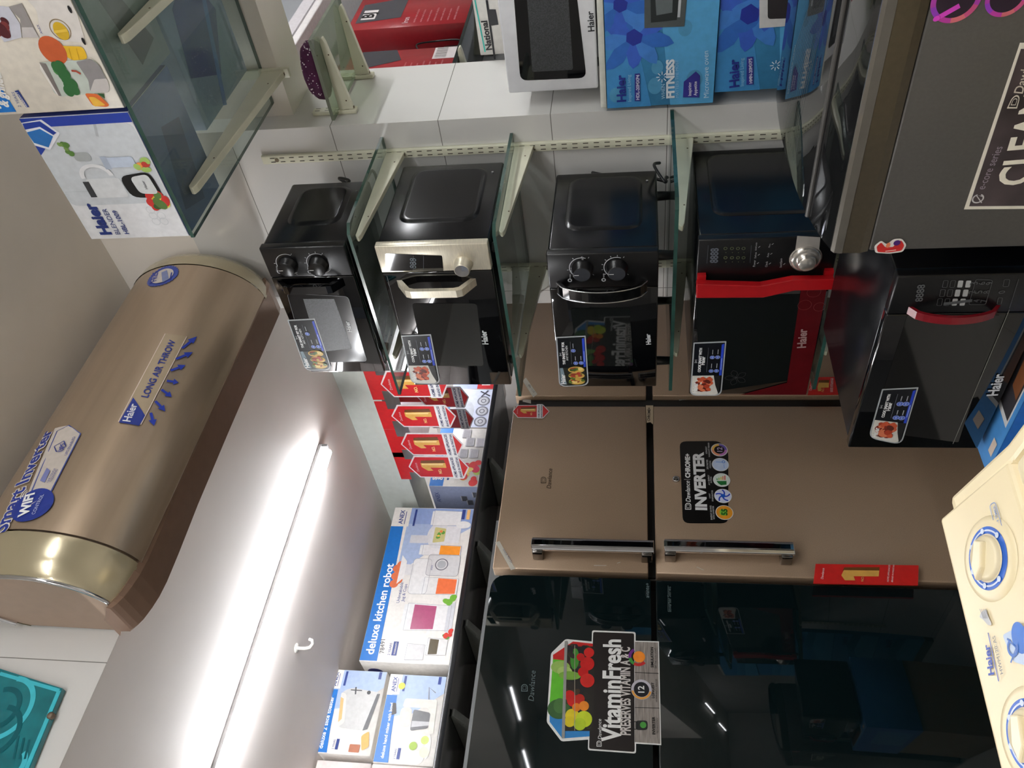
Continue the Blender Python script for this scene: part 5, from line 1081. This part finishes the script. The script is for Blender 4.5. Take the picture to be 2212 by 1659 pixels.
# white ledge and bag higher up in the niche
m = MB(); m.box((2.32, 1.17, 1.17), (3.6, 1.42, 1.20), ink((226, 222, 222)), 0.004); m.box((2.32, 1.165, 1.20), (3.6, 1.185, 1.245), ink((206, 202, 206))); solo('white_ledge', m, 'white ledge above the red cartons in the niche', 'ledge', (2.9, 1.3, 1.17))
m = MB(); pb = glassmat('clear_plastic', (0.8, 0.8, 0.84), 0.12, 1.5, 0.35, (0.55, 0.55, 0.6)); rings = []; c = Vector((2.55, 1.285, 1.202))
for k in range(9):
    u = k / 8; r = 0.10 * math.sin(math.pi * min(0.97, u + 0.12)) ** 0.6; rings.append([c + Vector((math.cos(a) * r * (1 + 0.12 * math.sin(5 * a + k)), math.sin(a) * r * 0.7 * (1 + 0.1 * math.cos(4 * a + 2 * k)), 0.17 * u)) for a in [i * 2 * math.pi / 24 for i in range(24)]])
m.loft(rings, pb, True, True, True); T = Thing('plastic_bag', 'clear plastic bag with dark things inside on the white ledge', 'bag', c); T.part('film', m)
m = MB(); m.box(c + Vector((-0.05, -0.03, 0.005)), c + Vector((0.04, 0.03, 0.10)), ink((60, 56, 60)), 0.015); T.part('contents', m)
# National carton behind the white microwave
m = MB(); x = 2.33; carton(m, (2.31, 0.70, 0.30), (2.50, 1.075, 0.455), W_)
P = Pr(m, FX(2.31)); P.line([(1026, 0), (1048, 112)], 0.004, ink((60, 190, 176)), 1); P.text('National', (1063, 107), (1052, 44), ink((30, 30, 34)), 2, 0.03)
P.poly([(1067, 128), (1049, 0), (1054, 0), (1071, 128)], ink((34, 34, 38)), 2); P.poly([(1054, 20), (1071, 20), (1077, 53), (1062, 55), (1056, 46)], ink((52, 52, 56)), 2)
solo('white_box', m, 'white carton with black lettering and teal edge behind the white microwave', 'box', (2.4, 0.9, 0.30))
m = MB(); m.box((2.305, 0.35, 0.287), (2.60, 1.08, 0.2995), ink((150, 150, 140)), 0.001)
for yy in (0.45, 0.95): m.box((2.56, yy, -H), (2.59, yy + 0.03, 0.287), CREAM)
solo('low_shelf', m, 'shelf under the black lettered carton behind the white microwave', 'shelf', (2.45, 0.7, 0.287))

# ------------------------------------------------------------------ white microwave, board and stacked blue cartons
XW = 2.0; WHM = mat('white_microwave_paint', (228, 228, 232), 0.25, coat=0.3, var=0.02)
T = Thing('microwave_oven', 'white microwave with a rounded black window above the blue cartons', 'microwave', (2.15, 0.8, 0.095))
m = MB(); m.box((XW + 0.022, 0.575, 0.103), (XW + 0.30, 1.034, 0.332), WHM, 0.008); T.part('body', m)
for a in (XW + 0.05, XW + 0.27):
    for b in (0.62, 0.99): m = MB(); m.lathe(F((a, b, 0.095), (1, 0, 0), (0, 1, 0)), (0, 0), [(0, 0), (0.011, 0), (0.012, 0.009)], MWP, 12); T.part('foot', m)
m = MB(); m.box((XW, 0.69, 0.101), (XW + 0.0215, 1.038, 0.334), WHM, 0.005); p = Pr(m, FX(XW))
q = [(1124, 174), (1106, -60), (1240, -60), (1267, 168)]; p.lpoly(rounded([p.m(k) for k in q], 0.02), MWG, 1)
p.poly([(1150, 155), (1135, -50), (1225, -50), (1238, 150)], DOTS, 2, 0.006); p.text('Haier', (1284, 67), (1281, 23), ink((40, 42, 46)), 2, 0.02); T.part('door', m)
m = MB(); m.box((XW, 0.57, 0.101), (XW + 0.0215, 0.688, 0.334), WHM, 0.005); T.part('control_panel', m)
m = MB(); m.box((1.955, 0.30, 0.0795), (2.40, 1.068, 0.0945), ink((222, 222, 212)), 0.001); solo('board', m, 'thin white board between the white microwave and the blue cartons', 'board', (2.15, 0.7, 0.08))
CY1, CY2, CY3 = ink((64, 140, 198)), ink((86, 164, 212)), ink((46, 120, 186)); DB = ink((30, 74, 160)); PUR = ink((52, 50, 140))
def flower(P, c, r, L=3):
    c = P.m(c)
    for k in range(9):
        a = k * 0.7 + 0.3; d = Vector((math.cos(a), math.sin(a))); n = Vector((-d.y, d.x)); c_ = Vector(c)
        rr = r * (0.75 + 0.25 * ((k * 5) % 4) / 3); P.lpoly([c_, c_ + d * rr * .3 + n * r * .13, c_ + d * rr * .6 + n * r * .2, c_ + d * rr * .85 + n * r * .13, c_ + d * rr, c_ + d * rr * .85 - n * r * .1, c_ + d * rr * .5 - n * r * .17, c_ + d * rr * .25 - n * r * .1], ink(((46, 104, 188), (56, 96, 196), (66, 128, 206))[k % 3]), L + k * .1)
    P.lpoly([(c[0] + r * .2 * math.cos(k), c[1] + r * .2 * math.sin(k)) for k in range(6)], ink((34, 50, 150)), L + 1.2)
def bluecarton(X, y1, z0, z1, label, spec):
    m = MB(); carton(m, (X, 0.30, z0), (X + 0.33, y1, z1), ink((70, 146, 196)))
    f = FX(X); P = Pr(m, f).clipped(-y1, z0, -0.30, z1); s = Pr(m, f, lambda q: q).clipped(-y1, z0, -0.30, z1).sub([(-y1, z1), (-0.30, z1), (-0.30, z0), (-y1, z0)])
    s.poly([(0, 0), (1, 0), (1, 0.35), (0.6, 0.5), (0.2, 0.3), (0, 0.42)], CY1, 1); s.poly([(0, 0.6), (0.3, 0.5), (0.62, 0.72), (1, 0.6), (1, 1), (0, 1)], CY2, 1.2)
    spec(P, s); return solo('microwave_box', m, label, 'box', (X + 0.16, (y1 + .3) / 2, z0), 'blue microwave cartons in a stack')
def s1(P, s):
    flower(P, (1370, 80), 0.105); flower(P, (1340, 10), 0.09)
    for c, r in (((1415, 185), .022), ((1420, 145), .018), ((1500, 170), .024), ((1480, 60), .02), ((1330, 205), .02)): P.circ(c, r, ink((80, 150, 190)), 2.5, r * .8)
    P.poly([(1392, -30), (1392, 60), (1478, 56), (1486, -30)], ink((78, 84, 84)), 5); P.poly([(1405, -30), (1406, 48), (1462, 42), (1468, -30)], ink((34, 40, 40)), 6); P.poly([(1414, -30), (1418, 32), (1452, 26), (1454, -30)], ink((96, 104, 104)), 6.5); P.line([(1466, 36), (1470, -20)], 0.006, ink((190, 194, 196)), 7)
    P.text('Haier', (1352, 218), (1350, 160), ink((40, 50, 140)), 7, 0.03); P.text('Inspired Living', (1364, 218), (1362, 160), ink((150, 200, 226)), 7); P.poly([(1371, 217), (1371, 158), (1382, 157), (1383, 217)], PUR, 7); P.text('HDL-20MXP4', (1381, 214), (1381, 160), ink((206, 206, 226)), 8, 0.03)
    P.text('WHEN', (1437, 212), (1436, 180), ink((170, 210, 232)), 7); P.text('FITNESS', (1456, 210), (1456, 126), ink((222, 230, 236)), 7, 0.05, h=0.019); P.text('MATTERS THE MOST', (1466, 209), (1465, 128), ink((150, 196, 226)), 7)
    for k in range(8): a = k * math.pi / 4; c = P.m((1430, 165)); P.lline([(c[0] + .006 * math.cos(a), c[1] + .006 * math.sin(a)), (c[0] + .014 * math.cos(a), c[1] + .014 * math.sin(a))], 0.0022, ink((214, 226, 236)), 7)
    P.poly([(1475, 209), (1477, 175), (1503, 153), (1512, 162), (1510, 209)], PUR, 7); P.text('Inspiring', (1493, 205), (1493, 176), ink((214, 214, 230)), 8, 0.02); P.text('Appetite', (1505, 205), (1505, 174), ink((214, 214, 230)), 8, 0.02)
    P.text('Microwave oven', (1531, 209), (1530, 108), ink((196, 222, 236)), 7, 0.0)
def s2(P, s):
    flower(P, (1620, 30), 0.12); flower(P, (1660, 5), 0.09)
    P.poly([(1640, -30), (1640, 60), (1716, 54), (1726, -30)], ink((206, 204, 202)), 5); P.poly([(1658, -30), (1658, 40), (1710, 38), (1716, -30)], ink((44, 40, 42)), 6, 0.008)
    P.text('Haier', (1596, 186), (1595, 125), ink((40, 50, 140)), 7, 0.03); P.text('Inspired Living', (1607, 184), (1606, 124), ink((150, 200, 226)), 7); P.poly([(1612, 182), (1613, 122), (1627, 121), (1627, 181)], PUR, 7); P.text('HMN-20MXP5', (1625, 178), (1624, 124), ink((206, 206, 226)), 8, 0.03)
    for k in range(8): a = k * math.pi / 4; c = P.m((1675, 140)); P.lline([(c[0] + .005 * math.cos(a), c[1] + .005 * math.sin(a)), (c[0] + .013 * math.cos(a), c[1] + .013 * math.sin(a))], 0.0022, ink((214, 226, 236)), 7)
def s3(P, s): s.text('Haier', (0.05, 0.3), (0.2, 0.3), ink((40, 50, 140)), 7, 0.03)
bluecarton(1.955, 1.070, -0.186, 0.078, 'blue flowered microwave carton, topmost of the stack under the white board', s1)
bluecarton(1.965, 1.048, -0.452, -0.188, 'blue flowered microwave carton, second of the stack, partly hidden by the grey washer', s2)
for z, lb in ((-0.72, 'blue microwave carton, third of the stack behind the grey washer'), (-0.988, 'blue microwave carton, fourth of the stack behind the grey washer'), (-1.256, 'blue microwave carton, lowest of the stack behind the grey washer')):
    bluecarton(1.965, 1.048, z, z + 0.266, lb, s3)
m = MB(); m.box((1.96, 0.3, -H), (2.30, 1.05, -1.2565), ink((120, 100, 70))); solo('wooden_base', m, 'low wooden base under the stack of blue cartons', 'base', (2.1, 0.7, -H))

# ------------------------------------------------------------------ grey top loading washer
WG = mat('washer_grey', (92, 89, 85), 0.42, 0.35, var=0.03, scale=200); WB = mat('washer_bronze', (82, 74, 60), 0.28, 0.45, coat=0.3, var=0.03, scale=120); WB2 = mat('washer_bronze_light', (104, 100, 92), 0.22, 0.4, coat=0.5, var=0.03)
LID = mat('washer_dark_lid_glass', (20, 20, 21), 0.03, 0, 0.9, coat=0.0, var=0.03)
T = Thing('washing_machine', 'dark grey top loading washer with a glossy dark glass lid and CLEAN sticker', 'washing machine', (1.3, 0.55, -H))
YL, YR = 0.843, 0.245
m = MB(); m.box((1.060, YR, -H + 0.02), (1.60, YL, -0.351), WG, 0.004)
p = Pr(m, FX(1.060))
p.poly([(2082, 452), (2203, 92), (2300, 92), (2300, 450)], ink((232, 226, 210)), 0); p.poly([(2093, 445), (2205, 105), (2300, 105), (2300, 443)], mat('sticker_dark_print', (66, 56, 58), 0.3, var=0.3, scale=12), 1)
p.text('e-core series', (2126, 408), (2166, 316), ink((150, 140, 150)), 2, 0.0, h=0.011); p.ring((2112, 428), 0.006, 0.008, ink((200, 196, 196)), 2, 20, 340); p.line([(2120, 437), (2108, 420), (2124, 424)], 0.0015, ink((200, 196, 196)), 2)
p.text('CLEAN', (2220, 396), (2289, 190), ink((236, 230, 212)), 3, 0.025, h=0.042)
emblem(p, p.sub([(2174, 233), (2188, 204), (2204, 204), (2196, 233)]), ink((214, 206, 190)), 3); p.text('Dawlance', (2208, 201), (2240, 100), ink((200, 190, 175)), 3, 0.01, shear=0.2)
for c, r in (((2065, -2), 0.0285), ((2175, -8), 0.024)):
    for k in range(10): p.ring(c, r * .78, r, ink(((214, 110, 120), (200, 80, 130), (176, 60, 170), (150, 60, 190), (190, 60, 160))[k % 5]), 2, k * 36, k * 36 + 37, 5)
    p.circ(c, r * .78, ink((40, 26, 44)), 2)
    if c[0] < 2100: p.text('i', (2070, 18), (2066, 8), ink((220, 70, 200)), 3, 0.05, h=0.03); 0
# heart-shaped red sticker near the corner
p.poly([(1890, 545), (1888, 530), (1903, 518), (1915, 527), (1930, 515), (1948, 514), (1958, 528), (1950, 543), (1920, 547)], ink((232, 226, 220)), 2, 0.004)
p.poly([(1895, 543), (1893, 531), (1903, 522), (1912, 533), (1930, 532), (1935, 520), (1947, 518), (1953, 529), (1947, 540), (1920, 544)], ink((206, 40, 38)), 3, 0.003); p.circ((1918, 528), 0.005, ink((224, 130, 90)), 4, 0.003); p.circ((1937, 523), 0.005, ink((70, 30, 110)), 4); p.line([(1912, 541), (1935, 538)], 0.0015, ink((240, 200, 190)), 4)
T.part('cabinet', m)
for yy in (YR + 0.05, YL - 0.05):
    for xx in (1.11, 1.55): m = MB(); m.lathe(F((xx, yy, -H), (1, 0, 0), (0, 1, 0)), (0, 0), [(0, 0), (0.02, 0), (0.02, 0.022)], MWP, 12); T.part('foot', m)
def prof_strip(pts, mt, y0=YR, y1=YL, close=True):
    m = MB(); n = 2; rings = [[Vector((a, y, b)) for a, b in pts] for y in (y0, y1)]; m.loft(rings, mt, close, True, True, smooth=False); return m
T.part('front_frame', prof_strip([(1.060, -0.350), (1.056, -0.338), (1.057, -0.312), (1.075, -0.309), (1.59, -0.309), (1.60, -0.350)], WB))
T.part('front_frame_rim', prof_strip([(1.056, -0.3115), (1.058, -0.300), (1.064, -0.296), (1.075, -0.296), (1.075, -0.3115)], WB2), None, 'lighter bronze rim')
top = [(1.066, -0.2965), (1.10, -0.286), (1.155, -0.2745), (1.22, -0.2665), (1.30, -0.2625), (1.39, -0.261), (1.48, -0.2635), (1.555, -0.2685)]
tp = [(q.x, q.z) for q in wire([(a, 0, b) for a, b in top], 5)]
def lid(ix0, ix1, name):
    m = MB(); U = tp[ix0 * 5:ix1 * 5 + 1]
    m.loft([[Vector((a, y, b)) for a, b in U] for y in (YR, YR + 0.2, YR + 0.4, YL)], LID, False)
    m.loft([[Vector((a, y, b - 0.006)) for a, b in U] for y in (YR, YL)], LID, False)
    for y in (YR, YL): m.poly([Vector((a, y, b)) for a, b in U] + [Vector((a, y, b - 0.006)) for a, b in reversed(U)], LID)
    for a, b in (U[0], U[-1]): m.poly([Vector((a, YR, b)), Vector((a, YL, b)), Vector((a, YL, b - 0.006)), Vector((a, YR, b - 0.006))], LID)
    if ix0:  # printed fine wave lines
        for j in range(14):
            r = 0.03 + j * 0.006; L_ = []
            for k in range(24):
                y = YL - 0.03 - k * 0.022; x = 1.20 + r + 0.10 * (0.5 + 0.5 * math.sin(k * 0.28 + 0.8)) * (0.4 + j * 0.05); 
                zz = next((top[i][1] + (top[i + 1][1] - top[i][1]) * (x - top[i][0]) / (top[i + 1][0] - top[i][0]) for i in range(len(top) - 1) if top[i][0] <= x <= top[i + 1][0]), -0.27); L_.append(Vector((x, y, zz + 0.0006)))
            vs = []; [vs.extend((q + Vector((0.0005, 0, 0)), q - Vector((0.0005, 0, 0)))) for q in L_]; m.add(vs, [[2 * i, 2 * i + 1, 2 * i + 3, 2 * i + 2] for i in range(len(L_) - 1)], ink((96, 96, 92)))
    T.part(name, m)
lid(0, 2, 'lid_flap'); lid(2, 7, 'lid')
m = MB(); m.tube([(1.155, YR + 0.002, -0.2735), (1.155, YL - 0.001, -0.2735)], 0.0042, mat('hinge_grey', (70, 68, 66), 0.3), 8); T.part('hinge', m)
T.part('rear_console', prof_strip([(1.556, -0.269), (1.575, -0.272), (1.60, -0.29), (1.60, -0.309), (1.556, -0.309)], WG))

# ------------------------------------------------------------------ carton under the front microwave, low stand
m = MB(); z0, z1 = -0.93, -0.6915; y0, y1, x0 = 0.90, 1.43, 1.075
carton(m, (x0, y0, z0), (x0 + 0.42, y1, z1), ink((60, 130, 196)))
f = F((x0, y1, z1), (0, -1, 0), (1, 0, 0)); P = Pr(m, f, lambda q: q)  # top print
P.lpoly([(0.0, 0.0), (0.53, 0.0), (0.53, 0.42), (0, 0.42)], ink((72, 140, 204)), 0) ; P.lpoly([(0.13, 0.012), (0.50, 0.012), (0.50, 0.20), (0.16, 0.20)], ink((214, 214, 214)), 1); P.lpoly([(0.145, 0.016), (0.49, 0.016), (0.49, 0.19), (0.17, 0.19)], ink((54, 52, 56)), 2)
P.lpoly([(0.20, 0.02), (0.47, 0.02), (0.47, 0.06), (0.21, 0.05)], ink((122, 74, 44)), 3, ); P.lpoly([(0.04, 0.012), (0.08, 0.012), (0.08, 0.03), (0.04, 0.03)], ink((214, 196, 180)), 2)
s = Pr(m, FX(x0), lambda q: q).sub([(-y1, z1), (-y0, z1), (-y0, z0), (-y1, z0)]); s.rect(0, 0, 1, 1, ink((22, 104, 196)), 0); s.rect(0.1, 0.25, 0.6, 0.9, ink((70, 140, 204)), 1)
solo('microwave_box', m, 'bright blue carton carrying the microwave with the red bowed handle', 'box', (x0 + .2, 1.15, z0))
m = MB(); m.box((1.08, 0.92, -H), (1.50, 1.42, -0.931), ink((150, 120, 84))); solo('brown_box', m, 'plain brown carton under the bright blue carton', 'box', (1.3, 1.15, -H))

# ------------------------------------------------------------------ cream twin tub washer
CRM = mat('cream_plastic', (240, 224, 184), 0.32, var=0.02, scale=8); CRM2 = mat('cream_plastic_lid', (244, 230, 194), 0.28, var=0.02, scale=8)
yaw = math.radians(-6.5); R_ = Vector((math.cos(yaw), math.sin(yaw), 0)); B_ = Vector((math.sin(yaw), -math.cos(yaw), 0))   # right, towards the viewer
O_ = Vector((0.612, 0.905, -0.362)); UPV = Vector((0, 0, 1))
def C(a, b, c): return O_ + R_ * a + B_ * b + UPV * c
T = Thing('washing_machine', 'cream twin tub washer with blue ringed knobs in the foreground', 'washing machine', C(-0.45, 0.25, -H + 0.362))
def cprof(pts, a0, a1, mt, bev=0.0, m=None):
    m = m or MB(); m.prism([C(a0, b, c) for b, c in pts], R_ * (a1 - a0), mt, bev); return m
T.part('cabinet', cprof([(0.004, -0.948), (0.004, -0.06), (0.52, -0.06), (0.52, -0.948)], -0.90, -0.006, CRM))
T.part('control_panel', cprof([(0.0, -0.075), (-0.003, -0.012), (0.006, -0.001), (0.142, -0.032), (0.150, -0.045), (0.150, -0.075)], -0.905, -0.004, CRM, 0.004))
T.part('side_rim', cprof([(0.0, -0.085), (0.006, -0.020), (0.03, -0.010), (0.15, -0.034), (0.5, -0.044), (0.52, -0.085)], -0.010, 0.014, CRM, 0.006))
T.part('lid', cprof([(0.152, -0.060), (0.152, -0.036), (0.165, -0.031), (0.50, -0.031), (0.515, -0.045), (0.515, -0.060)], -0.90, -0.018, CRM2, 0.004))
td = (B_ * 0.142 + UPV * (-0.031)).normalized(); fr = F(C(0, 0.0045, -0.0005), R_, -td); fr.n = fr.r.cross(fr.u)
k0 = fr.px((2137, 1206)); k1 = fr.px((2226, 1590))
for kc, nm in ((k0, 'spin'), (k1, 'wash')):
    m = MB(); m.lathe(fr, kc, [(0.047, -0.001), (0.045, 0.0012), (0.040, 0.0016), (0.0, 0.0016)], CRM, 48)
    P = Pr(m, fr, lambda q: q, 0.0016); P.circ(kc, 0.0345, ink((34, 96, 196)), 0, n=48); P.ring(kc, 0.0292, 0.0312, ink((214, 224, 240)), 1, -60, 200, 40); P.circ(kc, 0.0265, ink((226, 214, 188)), 1.5, n=40)
    for a in range(-60, 210, 52): q = (kc[0] + 0.0302 * math.cos(math.radians(a)), kc[1] + 0.0302 * math.sin(math.radians(a))); P.circ(q, 0.0032, ink((210, 222, 240)), 2, n=14)
    T.part('dial_plate', m)
    m = MB(); m.lathe(fr, kc, [(0.0245, 0.002), (0.0245, 0.006), (0.021, 0.009), (0.0, 0.010)], CRM2, 40)
    an = math.radians(150 if nm == 'spin' else 165); d = Vector((math.cos(an), math.sin(an))); n = Vector((-d.y, d.x)); cc = Vector(kc)
    Q = [cc + d * 0.026, cc + n * 0.009 + d * 0.010, cc + n * 0.007 - d * 0.018, cc - n * 0.007 - d * 0.018, cc - n * 0.009 + d * 0.010]
    m.prism([fr.W(q.x, q.y, 0.007) for q in Q], fr.n * 0.008, CRM2, 0.002); T.part('knob', m)
m = MB(); P = Pr(m, fr, None, 0.0006); lbl = ink((130, 150, 190)); hb = ink((30, 70, 170))
P.text('SPIN TIMER', (2164, 1143), (2152, 1091), lbl, 1, 0.02); P.border([(2158, 1160), (2140, 1092), (2152, 1084), (2172, 1155)], 0.0012, lbl, 1, 0.004)
for k in range(4): P.line([(2158 + k * 4, 1165 + k * 3), (2155 + k * 4, 1148 + k * 3)], 0.001, lbl, 1)
T.part('spin_print', m, None, 'printed blue SPIN TIMER lettering'); m = MB(); P = Pr(m, fr, None, 0.0006)
P.text('Haier', (2150, 1457), (2139, 1391), hb, 1, 0.03); P.line([(2160, 1472), (2137, 1367)], 0.0014, hb, 1); P.text('HWM120-AS', (2170, 1455), (2152, 1373), ink((110, 112, 118)), 1, 0.0)
P.poly([(2192, 1430), (2168, 1372), (2195, 1358), (2218, 1352), (2225, 1440)], ink((190, 206, 228)), 1, 0.004); P.circ((2206, 1378), 0.016, ink((40, 110, 200)), 2, 0.012); P.ring((2192, 1400), 0.006, 0.009, ink((60, 110, 190)), 3, 0, 280); P.line([(2180, 1380), (2200, 1400), (2188, 1432)], 0.002, ink((60, 110, 190)), 3)
P.poly([(2118, 1334), (2122, 1322), (2134, 1316), (2136, 1328), (2146, 1350), (2138, 1352), (2126, 1338)], ink((196, 196, 196)), 1, 0.003)
for k in range(4): P.line([(2128 + k * 3, 1336), (2120 + k * 4, 1316)], 0.0008, ink((150, 150, 156)), 2)
T.part('logo_print', m, None, 'printed blue maker name and drum emblem')
